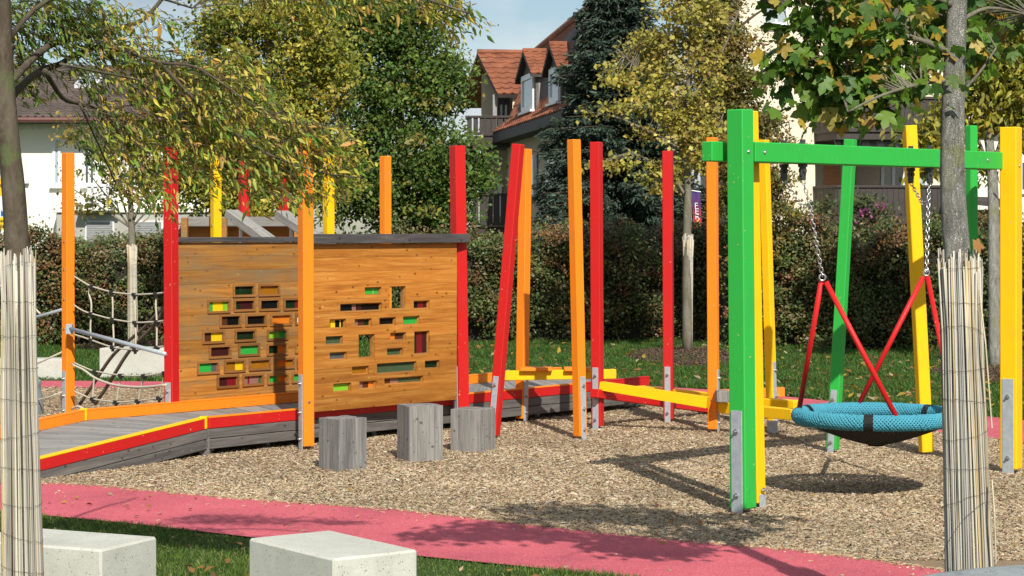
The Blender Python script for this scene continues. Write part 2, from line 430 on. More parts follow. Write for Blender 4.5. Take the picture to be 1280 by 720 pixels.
# lawns of blades
def grass(name, N, x0, x1, Y0, Y1, polys_out, h, w, label, cols, wts, power=1.6):
    X, Y = sample_screen(N, x0, x1, Y0, Y1, None, power)
    for p in polys_out:
        k = ~inpoly(X, Y, p); X, Y = X[k], Y[k]
    n_ = len(X)
    tv = [(-.5, 0, 0), (.5, 0, 0), (.1, .25, .6), (0, .7, 1)]; tf = [(0, 1, 2), (0, 2, 3)]
    hh = rng.uniform(.5, 1.25, n_) * h * (0.8 + 0.4 * np.sin(X * 3.1) * np.sin(Y * 2.3))
    o = scatter(name, tv, tf, np.stack([X, Y, np.zeros(n_)], 1), rotmats(rng.uniform(0, 6.28, n_), rng.normal(0, .25, n_), rng.normal(0, .3, n_)),
            np.stack([np.full(n_, w), hh * .7, hh], 1), palette(cols, wts, n_, .2), GRASSM)
    o['label'] = label; return o
rp_near = gp(near_up) + gp(near_lo)[::-1]; rp_far = gp(far_up) + gp(far_lo)[::-1]
gcol = [(0.055, 0.15, 0.022), (0.09, 0.21, 0.03), (0.03, 0.085, 0.016), (0.20, 0.24, 0.07)]
gcol_near = [(0.11, 0.21, 0.035), (0.17, 0.28, 0.05), (0.06, 0.12, 0.025), (0.36, 0.34, 0.13)]
grass('near_lawn_grass', 120000, -60, 900, 10.4, 14.8, [rp_near, chip_poly], 0.036, 0.005, 'short dark green grass between the pink path and the concrete blocks', gcol_near, [4, 3, 3, 1], 1.2)
grass('far_lawn_grass', 260000, -60, 1400, 20.5, 37.0, [rp_far, chip_poly], 0.075, 0.013, 'bright green lawn between the far pink path and the hedge', gcol, [4, 4, 2, 1.2], 1.8)
# mulch beds
def bed(px, py, rx, ry):
    c = G(px, py); pts = []
    for k in range(28):
        a = 2 * math.pi * k / 28; q = 1 + .12 * math.sin(3 * a + px) + .06 * math.sin(7 * a)
        pts.append((c.x + rx * q * math.cos(a), c.y + ry * q * math.sin(a)))
    m = MB(); v = [(c.x, c.y, .075)] + [(c.x + (p[0] - c.x) * .6, c.y + (p[1] - c.y) * .6, .055) for p in pts] + [(p[0], p[1], .006) for p in pts]
    f = [(0, 1 + k, 1 + (k + 1) % 28) for k in range(28)] + [(1 + k, 29 + k, 29 + (k + 1) % 28, 1 + (k + 1) % 28) for k in range(28)]
    m.smooth = True; m.add(v, f); o = m.build('mulch_bed', MULCH); o['kind'] = 'structure'
    n_ = int(5200 * rx * ry); r_ = np.sqrt(rng.random(n_)); a = rng.uniform(0, 6.28, n_)
    pos = np.stack([c.x + rx * r_ * np.cos(a), c.y + ry * r_ * np.sin(a), .085 - .07 * r_ + .01 * rng.random(n_)], 1)
    o = scatter('bark_mulch', tv0, tf0, pos, rotmats(rng.uniform(0, 6.28, n_), rng.normal(0, .4, n_), rng.normal(0, .5, n_)),
        np.stack([rng.uniform(.03, .07, n_), rng.uniform(.012, .03, n_), rng.uniform(.005, .012, n_)], 1),
        palette([(.11, .07, .05), (.06, .04, .03), (.19, .13, .09)], [3, 3, 1], n_, .2), CHIPM)
    o['label'] = 'dark brown bark mulch heaped round a young tree'
tv0, tf0 = tv, tf
bed(862, 446, .95, 2.2); bed(1262, 470, .9, 2.0); bed(175, 430, 1.0, 2.0)
# fallen leaves
FL = [(0, 0, 0), (.35, -.26, .08), (1, 0, .05), (.35, .26, .1), (.4, 0, .02)]
FF = [(0, 1, 4), (1, 2, 4), (2, 3, 4), (3, 0, 4)]
def fallen(name, N, x0, x1, Y0, Y1, outs, size, label, z=.04):
    X, Y = sample_screen(N, x0, x1, Y0, Y1, None, 1.2)
    for p in outs: k = ~inpoly(X, Y, p); X, Y = X[k], Y[k]
    n_ = len(X)
    o = scatter(name, FL, FF, np.stack([X, Y, np.full(n_, z)], 1), rotmats(rng.uniform(0, 6.28, n_), rng.normal(0, .3, n_), rng.normal(0, .3, n_)),
        rng.uniform(.7, 1.3, n_) * size, palette([(.55, .36, .06), (.42, .20, .06), (.60, .48, .28), (.25, .12, .06)], [3, 3, 2, 2], n_, .15), LEAF)
    o['label'] = label
fallen('fallen_leaves', 1500, 560, 1400, 22, 36, [rp_far, chip_poly], .10, 'yellow and brown leaves fallen on the far lawn')
fallen('fallen_leaves', 80, 100, 860, 10.4, 12.6, [rp_near], .06, 'few yellow leaves fallen on the grass by the concrete blocks', .045)
fallen('fallen_leaves', 220, 0, 1280, 12.5, 19, [], .05, 'scattered small leaves lying on the wood chips and pink path', .024)
#MARK_PLAY
# ------------------------------------------------------------------ posts
def post_parts(t, color, p0, p1, s, rot, plates=(), bolts=()):
    """square two-ply timber post, axis p0->p1, rotated rot about its axis"""
    z = (Vector(p1) - Vector(p0)).normalized(); y = z.cross(Vector((1, 0, 0))).normalized(); x = y.cross(z)
    M = Matrix.Translation(Vector(p0)) @ Matrix((x, y, z)).transposed().to_4x4() @ Matrix.Rotation(rot, 4, 'Z')
    L = (Vector(p1) - Vector(p0)).length; h = s / 2
    m = MB(); m.cbox(-h, h, -h, h, 0.035, L, 0.006)
    m.build('shaft', PAINT[color], t, M, local=True)
    # steel foot plates: (face 'l' or 'r', height), faces looking towards the camera
    for face, ht in plates:
        Rf = Matrix.Rotation(R(-90) if face == 'l' else 0, 4, 'Z')     # plate built on the -y face
        Mp = M @ Rf
        m = MB(); m.cbox(-h * .62, h * .62, -h - .007, -h + .001, -.08, ht, .002)
        pl = m.build('steel_plate', STEEL, t, Mp, local=True)
        for bz in (0.10, ht * .5, ht - .08) if ht > .45 else (0.08, ht - .07):
            m = MB(); m.smooth = False
            c = Vector((0, -h - .007, bz)); m.tube([c, c + Vector((0, -.010, 0))], .016, 8); m.tube([c + Vector((0, -.010, 0)), c + Vector((0, -.026, 0))], .008, 8)
            m.build('bolt', BOLT, pl, Mp, local=True)
    for face, bz in bolts:
        Rf = Matrix.Rotation(R(-90) if face == 'l' else 0, 4, 'Z'); Mp = M @ Rf
        m = MB(); c = Vector((0, -h + .002, bz)); m.tube([c, c + Vector((0, -.007, 0))], .013, 8); m.tube([c + Vector((0, -.006, 0)), c + Vector((0, -.012, 0))], .006, 6)
        m.build('bolt', BOLT, t, Mp, local=True)
    return M
PG = 'brightly painted square posts standing round the play area'
def mkpost(color, xb, yb, xt, yt, wpx, label, split=0.5, plates=(), bolts=(), Y=None):
    if Y is None: Y = 4940.0 / (yb - 290)
    b = Vector(((xb - 640) * Y / FOC, Y, 0)); zt = CAMZ - (yt - HZ) * Y / FOC
    tp = Vector(((xt - 640) * Y / FOC, Y + rnd.uniform(-.05, .05), zt))
    # left face share = s*sin, right face share = s*cos
    rot = math.atan2(split, 1 - split)
    vis = wpx * Y / FOC; s = vis / (math.cos(rot) + math.sin(rot))
    t = thing('painted_post', label, 'post', b, 0, PG)
    # rotated so that the left visible face (local -x) is narrow: turn the square by +rot
    post_parts(t, color, b, tp, s, rot, plates, bolts)
    return t
# rotation +rot about z brings the -y face towards +x(right); the left visible face is local -x
mkpost('orange', 85.5, 523, 84, 191, 17, 'orange post left of the rope net, leftmost of all the posts', .5, [('l', .50)], [('l', .92), ('l', 1.22), ('l', 1.52), ('l', 1.8)], Y=21.0)
mkpost('red', 215, 540, 214, 184, 19, 'red post at the left edge of the weathered window wall', .62, [('l', .52)], Y=19.15)
mkpost('orange', 383, 562, 381.5, 173, 21, 'orange post standing in front of the joint between the two wooden window walls', .4, [('l', .66)], [('r', .42)], Y=18.12)
mkpost('red', 577, 541, 571.5, 182, 21, 'red post at the right edge of the wooden wall with flush windows', .4, [('l', .62)], Y=19.86)
mkpost('red', 616.5, 548, 647.8, 180, 17, 'red leaning post behind the right wooden stump, tilted to the right', .64, [('l', .58)], Y=19.07)
mkpost('orange', 652, 527.5, 657, 186, 17, 'orange post just behind the leaning red post', .55, [('r', .52)])
mkpost('orange', 725.5, 550, 717.3, 174.5, 18, 'orange post with bright right face, left of the red post at the balance beam', .45, [('r', .58)])
mkpost('red', 747, 537, 745.3, 177.5, 17, 'red post where the yellow balance beam starts', .68, [('l', .6)])
mkpost('red', 836, 528.5, 835, 188.5, 15, 'red post with shaded foot in front of the hedge, left of the young yellow tree', .75, [('l', .56)])
mkpost('orange', 892, 541, 890, 172, 16, 'orange post left of the green swing frame where the yellow beams meet', .7, [('r', .6)], [('l', .31)])
mkpost('yellow', 965.5, 538, 954.3, 175, 15, 'yellow post leaning left just behind the green swing post', .55, [('r', .66)])
mkpost('green', 1040.5, 567, 1062, 174.5, 18, 'green post leaning to the right behind the basket swing', .62, [('l', .55)])
mkpost('yellow', 1158, 570, 1136, 157, 17, 'yellow post leaning to the left behind the basket swing', .14)
mkpost('yellow', 270.5, 510, 270.5, 193, 15, 'yellow post behind the weathered window wall, left of the grey slide rail', .4, [], [('l', 1.97)], Y=22.3)
mkpost('red', 304, 500, 304, 200, 14, 'red post partly hidden by leaves behind the grey slide rail', .4, Y=23.6)
mkpost('red', 355, 488, 354.5, 206, 13, 'red post seen between leaves right above the weathered window wall', .5, Y=25.4)
mkpost('yellow', 411, 516, 411, 190, 15.5, 'yellow post rising behind the left end of the flush window wall', .45, Y=21.9)
mkpost('orange', 482.5, 510, 481.5, 195, 15.5, 'orange post rising behind the middle of the flush window wall', .5, Y=22.4)

# ------------------------------------------------------------------ swing frame
SW = thing('swing_frame', 'green and yellow timber swing frame with a long green crossbeam', 'swing frame', (1.57, 14.05, 0))
def swpost(color, xb, xt, yt, w, Y, split, plates, bolts=()):
    b = Vector(((xb - 640) * Y / FOC, Y, 0)); tp = Vector(((xt - 640) * Y / FOC, Y, CAMZ - (yt - HZ) * Y / FOC))
    rot = math.atan2(split, 1 - split); s = w * Y / FOC / (math.cos(rot) + math.sin(rot))
    e = MB(); h = s / 2
    z = (tp - b).normalized(); y = z.cross(Vector((1, 0, 0))).normalized(); x = y.cross(z)
    M = Matrix.Translation(b) @ Matrix((x, y, z)).transposed().to_4x4() @ Matrix.Rotation(rot, 4, 'Z')
    e.cbox(-h, h, -h, h, .04, (tp - b).length, .007)
    sh = e.build('post', PAINT[color], SW, M, local=True); sh['label'] = color + ' post of the swing frame'
    for face, ht in plates:
        Mp = M @ Matrix.Rotation(R(-90) if face == 'l' else 0, 4, 'Z'); q = MB(); q.cbox(-h * .68, h * .68, -h - .008, -h + .001, -.05, ht, .002)
        pl = q.build('steel_plate', STEEL, SW, Mp, local=True)
        for bz in (.13, ht - .14):
            q = MB(); c = Vector((0, -h - .008, bz)); q.tube([c, c + Vector((0, -.009, 0))], .018, 10); q.tube([c + Vector((0, -.009, 0)), c + Vector((0, -.03, 0))], .009, 8)
            q.build('bolt', BOLT, pl, Mp, local=True)
    for face, bz in bolts:
        Mp = M @ Matrix.Rotation(R(-90) if face == 'l' else 0, 4, 'Z'); q = MB(); c = Vector((0, -h + .002, bz))
        q.tube([c, c + Vector((0, -.007, 0))], .014, 10); q.tube([c + Vector((0, -.006, 0)), c + Vector((0, -.013, 0))], .007, 8); q.build('bolt', BOLT, SW, Mp, local=True)
    return M, s
YK = 14.02
swpost('green', 929, 925.0, 137, 34.5, YK, .53, [('l', .70)], [('r', 2.44)])
swpost('yellow', 946, 936.5, 139, 24, 14.30, .5, [('r', .1)])
swpost('green', 1216, 1214, 157, 16, 17.0, .35, [])
swpost('yellow', 1264, 1263.5, 159, 30, 16.35, .6, [('l', .75)], [('r', 2.42)])
BA = Vector((1.635, 14.04, 2.509)); BB = Vector((3.845, 16.33, 2.527))
bd = (BB - BA).normalized(); bn = Vector((-bd.y, bd.x, 0)).normalized()
BM = frame(BA, BB)
m = MB(); m.cbox(0, (BB - BA).length, -.012, .10, -.137, 0, .006); m.build('crossbeam', PAINT['green'], SW, BM, local=True)
# second beam, parallel and a hand behind
A2 = Vector(((890 - 640) * 14.02 / FOC, 14.02, 2.512)); 
m = MB(); m.cbox(0, (BB - BA).length + .32, 0, .09, -.135, 0, .006)
M2 = frame(A2, A2 + bd); m.build('crossbeam', PAINT['green'], SW, M2, local=True)
for u in (.10, (BB - BA).length - .13 - .1):
    m = MB(); c = Vector((u, -.010, -.068)); m.tube([c, c + Vector((0, -.007, 0))], .014, 10); m.tube([c + Vector((0, -.006, 0)), c + Vector((0, -.013, 0))], .007, 8)
    m.build('bolt', BOLT, SW, BM, local=True)

# ------------------------------------------------------------------ basket swing
bc = Vector(((1095 - 640) * 14.95 / FOC, 14.95, .575)); RR = .548; RT = .054
BS = thing('basket_swing', 'turquoise rope nest swing with black net, hanging on red bars and chains', 'swing', (bc.x, bc.y, .33))
def torus(m, c, R0, r0, nu, nv, a0=0, a1=2 * math.pi, M=None):
    vs = []; fs = []; full = abs(a1 - a0 - 2 * math.pi) < 1e-6; cu = nu if full else nu + 1
    for i in range(cu):
        a = a0 + (a1 - a0) * i / nu
        for j in range(nv):
            b = 2 * math.pi * j / nv; p = Vector(((R0 + r0 * math.cos(b)) * math.cos(a), (R0 + r0 * math.cos(b)) * math.sin(a), r0 * math.sin(b)))
            if M: p = M @ p
            vs.append(p + c)
    for i in range(nu):
        for j in range(nv):
            k = (i + 1) % cu; fs.append((i * nv + j, k * nv + j, k * nv + (j + 1) % nv, i * nv + (j + 1) % nv))
    m.add(vs, fs)
def teal():
    m, n, l, b = newmat('turquoise_rope'); 
    t = n.new('ShaderNodeUVMap')
    a = n.new('ShaderNodeAttribute'); a.attribute_name = 'tint'
    v = coords(n, l, (1, 1, 1)); f = noise(n, l, v, 90, 4)
    col = mixc(n, l, f, (.03, .19, .26), (.07, .38, .50))
    l.new(col, b.inputs['Base Color']); b.inputs['Roughness'].default_value = .75; bump(n, l, f, b, .4, .003); return m
TEAL = teal()
# braided rim: strands wound both ways round the tube, real relief
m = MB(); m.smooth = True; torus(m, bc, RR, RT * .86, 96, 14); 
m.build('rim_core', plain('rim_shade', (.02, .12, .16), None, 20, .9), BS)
m = MB(); m.smooth = True
nst = 11
for sgn in (1, -1):
    for k in range(nst):
        pts = []
        turns = 13 * sgn; K = 300
        for i in range(K + 1):
            a = 2 * math.pi * i / K; b = turns * a + 2 * math.pi * k / nst
            rr_ = RT * (.93 + .055 * math.sin(nst * 13 * a / 1.0 * 1.0 + (0 if sgn > 0 else math.pi) + k * math.pi))
            pts.append(bc + Vector(((RR + rr_ * math.cos(b)) * math.cos(a), (RR + rr_ * math.cos(b)) * math.sin(a), rr_ * math.sin(b))))
        m.tube(pts, .0078, 4, cap=False)
o = m.build('rim', TEAL, BS, recalc=False); o['kind'] = 'stuff'
# black net cone
m = MB(); zb = bc.z - .205
def net(a, q):   # q 0 rim .. 1 centre
    r = (RR - .01) * (1 - q); return bc + Vector((r * math.cos(a), r * math.sin(a), -.035 - (.17) * (1 - (1 - q) ** 1.35)))
for k in range(84):
    a = 2 * math.pi * k / 84
    for sgn in (1, -1):
        m.tube([net(a + sgn * .55 * q, q) for q in (0, .15, .3, .45, .6, .75, .9)], .0075, 4, False)
for q in [.045 * k for k in range(1, 21)]:
    torus(m, Vector((bc.x, bc.y, net(0, q).z)), (RR - .01) * (1 - q), .0065, 48, 4)
o = m.build('net', plain('black_net', (.012, .012, .013), (.02, .02, .02), 30, .7), BS, recalc=False); o['kind'] = 'stuff'
m = MB(); m.tube([net(0, .97) + Vector((-.015, 0, .008)), net(0, .97) + Vector((-.015, 0, -.008))], .06, 16); m.build('centre_disc', DARKM, BS)
# black sleeves
for a_ in (R(255), R(150), R(35)):
    m = MB(); m.smooth = False
    torus(m, bc, RR, RT * 1.1, 4, 16, a_ - .055, a_ + .055); m.build('sleeve', DARKM, BS)
# red bars and chains
REDT = painted('red_tube', (.60, .012, .012))
bd2 = Vector((bd.x, bd.y, 0))
apexL = Vector(((1028 - 640) * 14.52 / FOC, 14.52, CAMZ - (349 - 290) * 14.52 / FOC))
apexR = Vector(((1158 - 640) * 15.45 / FOC, 15.45, CAMZ - (343 - 290) * 15.45 / FOC))
def ringpt(px, front):
    a = None; best = 9
    for i in range(720):
        t_ = math.pi * i / 360; p = bc + Vector((RR * math.cos(t_), RR * math.sin(t_), .02))
        if (math.sin(t_) < 0) != front: continue
        d = abs(640 + p.x / p.y * FOC - px)
        if d < best: best = d; a = p
    return a
for ap, ends in ((apexL, (ringpt(992, False), ringpt(1121, True))), (apexR, (ringpt(1073, False), ringpt(1199, True)))):
    for e_ in ends:
        dd = (e_ - ap).normalized(); side = Vector((dd.x, dd.y, 0)) * .12
        m = MB(); m.smooth = True; m.tube([ap + dd * .02 + Vector((dd.x, dd.y, 0)) * .03, e_ + Vector((0, 0, .02))], .0185, 12); b_ = m.build('bar', REDT, BS)
        m = MB(); m.tube([e_ + Vector((0, 0, .045)), e_ - Vector((0, 0, .03))], .012, 8); m.build('bolt', BOLT, b_)
def chain(m, pts, pitch=.031):
    pts = [Vector(p) for p in pts]; i = 0
    for a, b in zip(pts[:-1], pts[1:]):
        n_ = max(1, round((b - a).length / pitch)); d_ = (b - a).normalized()
        for k in range(n_):
            c = a + (b - a) * ((k + .5) / n_)
            x = d_; y = x.cross(Vector((0.3, 1, .2))).normalized(); z = x.cross(y)
            if i % 2: y, z = z, -y
            loop = []
            L2 = pitch * .74; w_ = .0115
            for q in range(10):
                t_ = 2 * math.pi * q / 10; cx = math.cos(t_); loop.append(c + x * (cx * w_ + (L2 - w_) * (1 if cx > 0 else -1) * .78) + y * math.sin(t_) * w_)
            m.tube(loop + [loop[0], loop[1]], .0036, 5, False); i += 1
HANG = plain('hanger_grey', (.08, .08, .085), (.05, .05, .05), 20, .4, metal=.4)
for ap, hx, side in ((apexL, 1010, 1), (apexR, 1168, 1)):
    # point under the front beam whose column is hx
    L_ = (BB - BA).length; best = min((abs(640 + (BA + bd * (L_ * k / 400)).x / (BA + bd * (L_ * k / 400)).y * FOC - hx), k) for k in range(400))[1]
    h1 = BA + bd * (L_ * best / 400) + bn * .045 - Vector((0, 0, .137)); h2 = h1 + bn * .19 + bd * .04
    J = h1.lerp(ap, .33) if hx < 1100 else h1.lerp(ap, .30)
    for h_ in (h1, h2):
        m = MB(); m.smooth = False
        m.tube([h_ + Vector((0, 0, .003)), h_ - Vector((0, 0, .022))], .034, 10)
        Mh = Matrix.Translation(h_) @ Matrix.Rotation(math.atan2(bd.y, bd.x), 4, 'Z')
        q = MB(); q.cbox(-.028, .028, -.012, .012, -.085, -.018, .003); q.cbox(-.016, .016, -.026, .026, -.06, -.035, .003); q.cbox(-.02, .02, -.016, .016, -.115, -.08, .004)
        m.add([Mh @ Vector(p) for p in q.v], q.f); m.tube([h_ + Vector((0, 0, .13)), h_ + Vector((0, 0, .17))], .02, 8)
        m.build('swivel_hanger', HANG, BS)
    m = MB(); m.smooth = True; chain(m, [h1 - Vector((0, 0, .11)), J, ap + Vector((0, 0, .02))]); chain(m, [h2 - Vector((0, 0, .11)), J + (h2 - h1) * .3 - Vector((0, 0, .04)), J]); m.build('chain', BOLT, BS, recalc=False)
    m = MB(); m.smooth = True; torus(m, ap + Vector((0, 0, .012)), .022, .007, 12, 6, M=Matrix.Rotation(R(90), 3, 'X')); m.build('shackle', BOLT, BS, recalc=False)

# ------------------------------------------------------------------ boardwalk deck
DK = thing('boardwalk', 'grey plank ramp and boardwalk with red, orange and yellow kerb rails', 'boardwalk', (-3.0, 18.0, 0))
F0 = Vector((-3.69, 15.80, .166)); F1 = Vector((-2.605, 17.57, .338)); F2 = Vector((.63, 21.42, .342)); F3 = Vector((1.46, 22.5, .342))
R0 = Vector((-5.35, 15.66, .12)); R1 = Vector((-3.776, 18.35, .338)); R2 = Vector((-2.07, 20.33, .342)); R3 = Vector((-.40, 22.8, .342)); R4 = Vector((.55, 24.0, .342))
def side_run(a, b, out, name='side_plank', n=2, end_low=None):
    d = (b - a); L = d.length
    for k in range(n):
        z0 = -.103 - .088 * k
        M = frame(a, b)
        q = MB(); q.cbox(.004, L - .004, -.03 + .002 * k, .02, z0 - .083, z0, .004); q.build(name, GREYD, DK, M, local=True)
def kerb(a, b, c1, c2, w=.07):
    M = frame(a, b); L = (b - a).length
    q = MB(); q.cbox(.003, L - .003, -w / 2, w / 2, -.10, -.012, .004); k = q.build('kerb_rail', PAINT[c1], DK, M, local=True); k['label'] = c1 + ' kerb rail along the boardwalk edge'
    q = MB(); q.cbox(.003, L - .003, -w / 2 - .002, w / 2 + .002, -.0125, 0, .003); q.build('kerb_cap', PAINT[c2], k, M, local=True)
kerb(F0, F1, 'red', 'yellow'); kerb(F1 + Vector((.02, .024, 0)), F2, 'red', 'orange'); kerb(F2, F3, 'red', 'red')
kerb(R0, R1, 'orange', 'orange'); kerb(R1, R2, 'orange', 'orange'); kerb(R2, R3, 'orange', 'orange'); kerb(R3, R4, 'orange', 'orange')
for p in (F1, R1):
    q = MB(); q.cbox(p.x - .032, p.x + .032, p.y - .04, p.y + .04, p.z - .10, p.z + .006, .005); o = q.build('joint_block', PAINT['yellow'], DK)
# side boards: first row stays level with the deck, ramp rows sink into the chips
side_run(F0, F1, 1); side_run(F1, F2, 1); side_run(F2, F3, 1)
side_run(R1, R2, 1, n=1)
def quad_boards(a0, a1, b0, b1, pitch, drop=.10):
    L = ((a1 - a0).length + (b1 - b0).length) / 2; n_ = int(L / pitch)
    dirn = ((b0 - a0) + (b1 - a1)).normalized()
    for i in range(n_):
        e = .0035 / L * 1.0; t0, t1 = i / n_ + e, (i + 1) / n_ - e
        dz = rnd.uniform(-.002, .002)
        pa0, pa1, pb0, pb1 = a0.lerp(a1, t0), a0.lerp(a1, t1), b0.lerp(b1, t0), b0.lerp(b1, t1)
        M = frame(pa0 - Vector((0, 0, drop)), pb0 - Vector((0, 0, drop)))
        Mi = M.inverted(); q = MB()
        tops = [Mi @ (v - Vector((0, 0, drop - dz))) for v in (pa0, pb0, pb1, pa1)]
        q.hexa([v - Vector((0, 0, .03)) for v in tops], tops); q.build('deck_board', GREYW, DK, M, local=True)
inn = .035
quad_boards(F0 + Vector((-.03, .02, 0)), F1 + Vector((-.03, .02, 0)), R0 + Vector((.03, -.02, 0)), R1 + Vector((.03, -.02, 0)), .118)
FR = F1.lerp(F2, .62)
quad_boards(F1 + Vector((-.03, .02, 0)), F1.lerp(F2, .66) + Vector((-.03, .02, 0)), R1 + Vector((.03, -.02, 0)), R3 + Vector((.03, -.02, 0)), .125)
quad_boards(F1.lerp(F2, .66) + Vector((-.03, .02, 0)), F3 + Vector((-.03, .02, 0)), R3 + Vector((.03, -.02, 0)), R4 + Vector((.03, -.02, 0)), .125)
quad_boards(F0 + Vector((-.62, -1.0, -.10)), F0 + Vector((-.03, .02, 0)), R0 + Vector((-.55, -.95, -.075)), R0 + Vector((.03, -.02, 0)), .118)
# steel legs and joists below
for t_ in (.05, .18, .45, .7, .93):
    p = F1.lerp(F2, t_) + Vector((-.14, .12, 0)); q = MB(); q.tube([(p.x, p.y, -.05), (p.x, p.y, .10)], .022, 8); q.cbox(p.x - .06, p.x + .06, p.y - .06, p.y + .06, .085, .10, .003); q.build('leg', STEEL, DK)
p = F3 + Vector((-.12, .06, 0)); q = MB(); q.tube([(p.x, p.y, -.05), (p.x, p.y, .1)], .02, 8); q.build('leg', STEEL, DK)
for off in (.35, .9):
    sft = (R1 - F1).normalized() * off; beam('joist', GREYD, F1 + sft - Vector((0, 0, .131)), F2 + sft - Vector((0, 0, .131)), .06, .11, DK)
q = MB(); b0 = F1 + Vector((.01, .03, 0)); q.cbox(b0.x - .05, b0.x + .04, b0.y - .03, b0.y + .05, -.02, .235, .005); q.build('leg_block', GREYD, DK)

# ------------------------------------------------------------------ wooden window walls
def rayplane(px, py, A, dirn):   # vertical plane through A along dirn -> (u, z)
    k = (px - 640) / FOC           # X = k*Y
    # A.x + u*dx = k*(A.y + u*dy)
    u = (k * A.y - A.x) / (dirn.x - k * dirn.y); Y = A.y + u * dirn.y
    return u, CAMZ - (py - HZ) * Y / FOC
def cells(us, zs, inside, y0, y1):
    us = sorted(set(round(u, 4) for u in us)); zs = sorted(set(round(z, 4) for z in zs)); m = MB()
    nu, nz_ = len(us) - 1, len(zs) - 1
    occ = [[inside((us[i] + us[i + 1]) / 2, (zs[j] + zs[j + 1]) / 2) for j in range(nz_)] for i in range(nu)]
    g = lambda i, j: 0 <= i < nu and 0 <= j < nz_ and occ[i][j]
    for i in range(nu):
        for j in range(nz_):
            if not occ[i][j]: continue
            a, b, c, d = us[i], us[i + 1], zs[j], zs[j + 1]
            m.add([(a, y0, c), (b, y0, c), (b, y0, d), (a, y0, d)], [(0, 1, 2, 3)]); m.add([(a, y1, c), (b, y1, c), (b, y1, d), (a, y1, d)], [(3, 2, 1, 0)])
            if not g(i - 1, j): m.add([(a, y0, c), (a, y0, d), (a, y1, d), (a, y1, c)], [(0, 1, 2, 3)])
            if not g(i + 1, j): m.add([(b, y0, c), (b, y1, c), (b, y1, d), (b, y0, d)], [(0, 1, 2, 3)])
            if not g(i, j - 1): m.add([(a, y0, c), (a, y1, c), (b, y1, c), (b, y0, c)], [(0, 1, 2, 3)])
            if not g(i, j + 1): m.add([(a, y0, d), (b, y0, d), (b, y1, d), (a, y1, d)], [(0, 1, 2, 3)])
    return m
AC = {}
PANE = {'green': (.05, .55, .09), 'lime': (.35, .75, .05), 'yellow': (.95, .70, .02), 'orange': (.90, .30, .03), 'amber': (.55, .25, .02), 'red': (.34, .025, .035),
        'dark': (.03, .035, .03), 'grey': (.16, .17, .17), 'brown': (.16, .06, .03), 'olive': (.10, .16, .08), 'pink': (.42, .22, .18), 'white': (.85, .80, .72), 'maroon': (.09, .025, .025), 'dgreen': (.03, .09, .035)}
CLEAR = {'dark': .75, 'dgreen': .7, 'grey': .35, 'olive': .35, 'white': .1, 'lime': .35, 'green': .3, 'yellow': .25, 'orange': .3, 'pink': .3}
def ac(k):
    if k not in AC: AC[k] = acrylic('acrylic_' + k, PANE[k], CLEAR.get(k, .45))
    return AC[k]
def wall(label, A, B, z0, z1, wins, framed, wood, th, capx, s0, ox, oy):
    t = thing('window_wall', label, 'wall panel', (A.x, A.y, 0), math.atan2(B.y - A.y, B.x - A.x))
    M = W[t.name]; d = (B - A).normalized(); L = (B - A).length
    H = []
    for (x0, y0, x1, y1, *segs) in wins:
        pxa, pya, pxb, pyb = ox + x0 / s0, oy + y0 / s0, ox + x1 / s0, oy + y1 / s0
        pm_ = ((pxa + pxb) / 2)
        u0 = rayplane(pxa, pya, A, d)[0]; u1 = rayplane(pxb, pyb, A, d)[0]
        za = rayplane(pm_, pya, A, d)[1]; zb_ = rayplane(pm_, pyb, A, d)[1]
        H.append((u0, u1, zb_, za, segs))
    fr = .021
    holes = [(a + fr, b - fr, c + fr, e - fr) if framed else (a, b, c, e) for a, b, c, e, _ in H]
    n = round((z1 - z0) / .128); ph = (z1 - z0) / n
    for i in range(n):
        za, zb_ = z0 + i * ph + .0008, z0 + (i + 1) * ph - .0008
        hs = [h for h in holes if h[2] < zb_ and h[3] > za and h[0] < L]
        us = [0, L] + [min(L, x) for h in hs for x in h[:2]]; zs = [za, zb_] + [min(zb_, max(za, x)) for h in hs for x in h[2:]]
        y_ = rnd.uniform(-.0012, .0012)
        q = cells(us, zs, lambda u, z: not any(h[0] < u < h[1] and h[2] < z < h[3] for h in hs), y_ - .0, th + y_)
        # origin per plank for its own grain
        q.build('plank', wood, t, M, local=True)
    q = MB(); q.cbox(capx[0], L + capx[1], -.03 if framed else -.055, th + .03, z1 + .002, z1 + (.052 if framed else .088), .005); q.build('top_cap', CAPW, t, M, local=True)
    for (a, b, c, e, segs), h in zip(H, holes):
        if a > L - .03: continue
        b = min(b, L); h = (h[0], min(h[1], L), h[2], h[3])
        if framed:
            q = cells([a, a + fr, b - fr, b], [c, c + fr, e - fr, e], lambda u, z: not (a + fr < u < b - fr and c + fr < z < e - fr), -.014, .004); yp = .012
        else:
            k_ = .010; q = cells([a - .001, a + k_, b - k_, b + .001], [c - .001, c + k_, e - k_, e + .001], lambda u, z: not (a + k_ < u < b - k_ and c + k_ < z < e - k_), .022, th - .012); yp = th - .035
            h = (a + k_, b - k_, c + k_, e - k_)
        w_ = q.build('window', PINED if framed else PINEW, t, M, local=True)
        if not segs: continue
        tot = sum(s[0] for s in segs); u = h[0]
        for fr_, colr in segs:
            un = u + (h[1] - h[0]) * fr_ / tot
            if colr:
                pp = MB(); pp.box(u, un, yp, yp + .006, h[2] - .004, h[3] + .004); o = pp.build('pane', ac(colr), w_, M, local=True); o['label'] = colr + ' see-through plastic pane'
            u = un
    return t, M, d, L
A1 = Vector(((222 - 640) * 19.32 / FOC, 19.32, 0)); B1 = Vector(((384 - 640) * 20.5 / FOC, 20.5, 0))
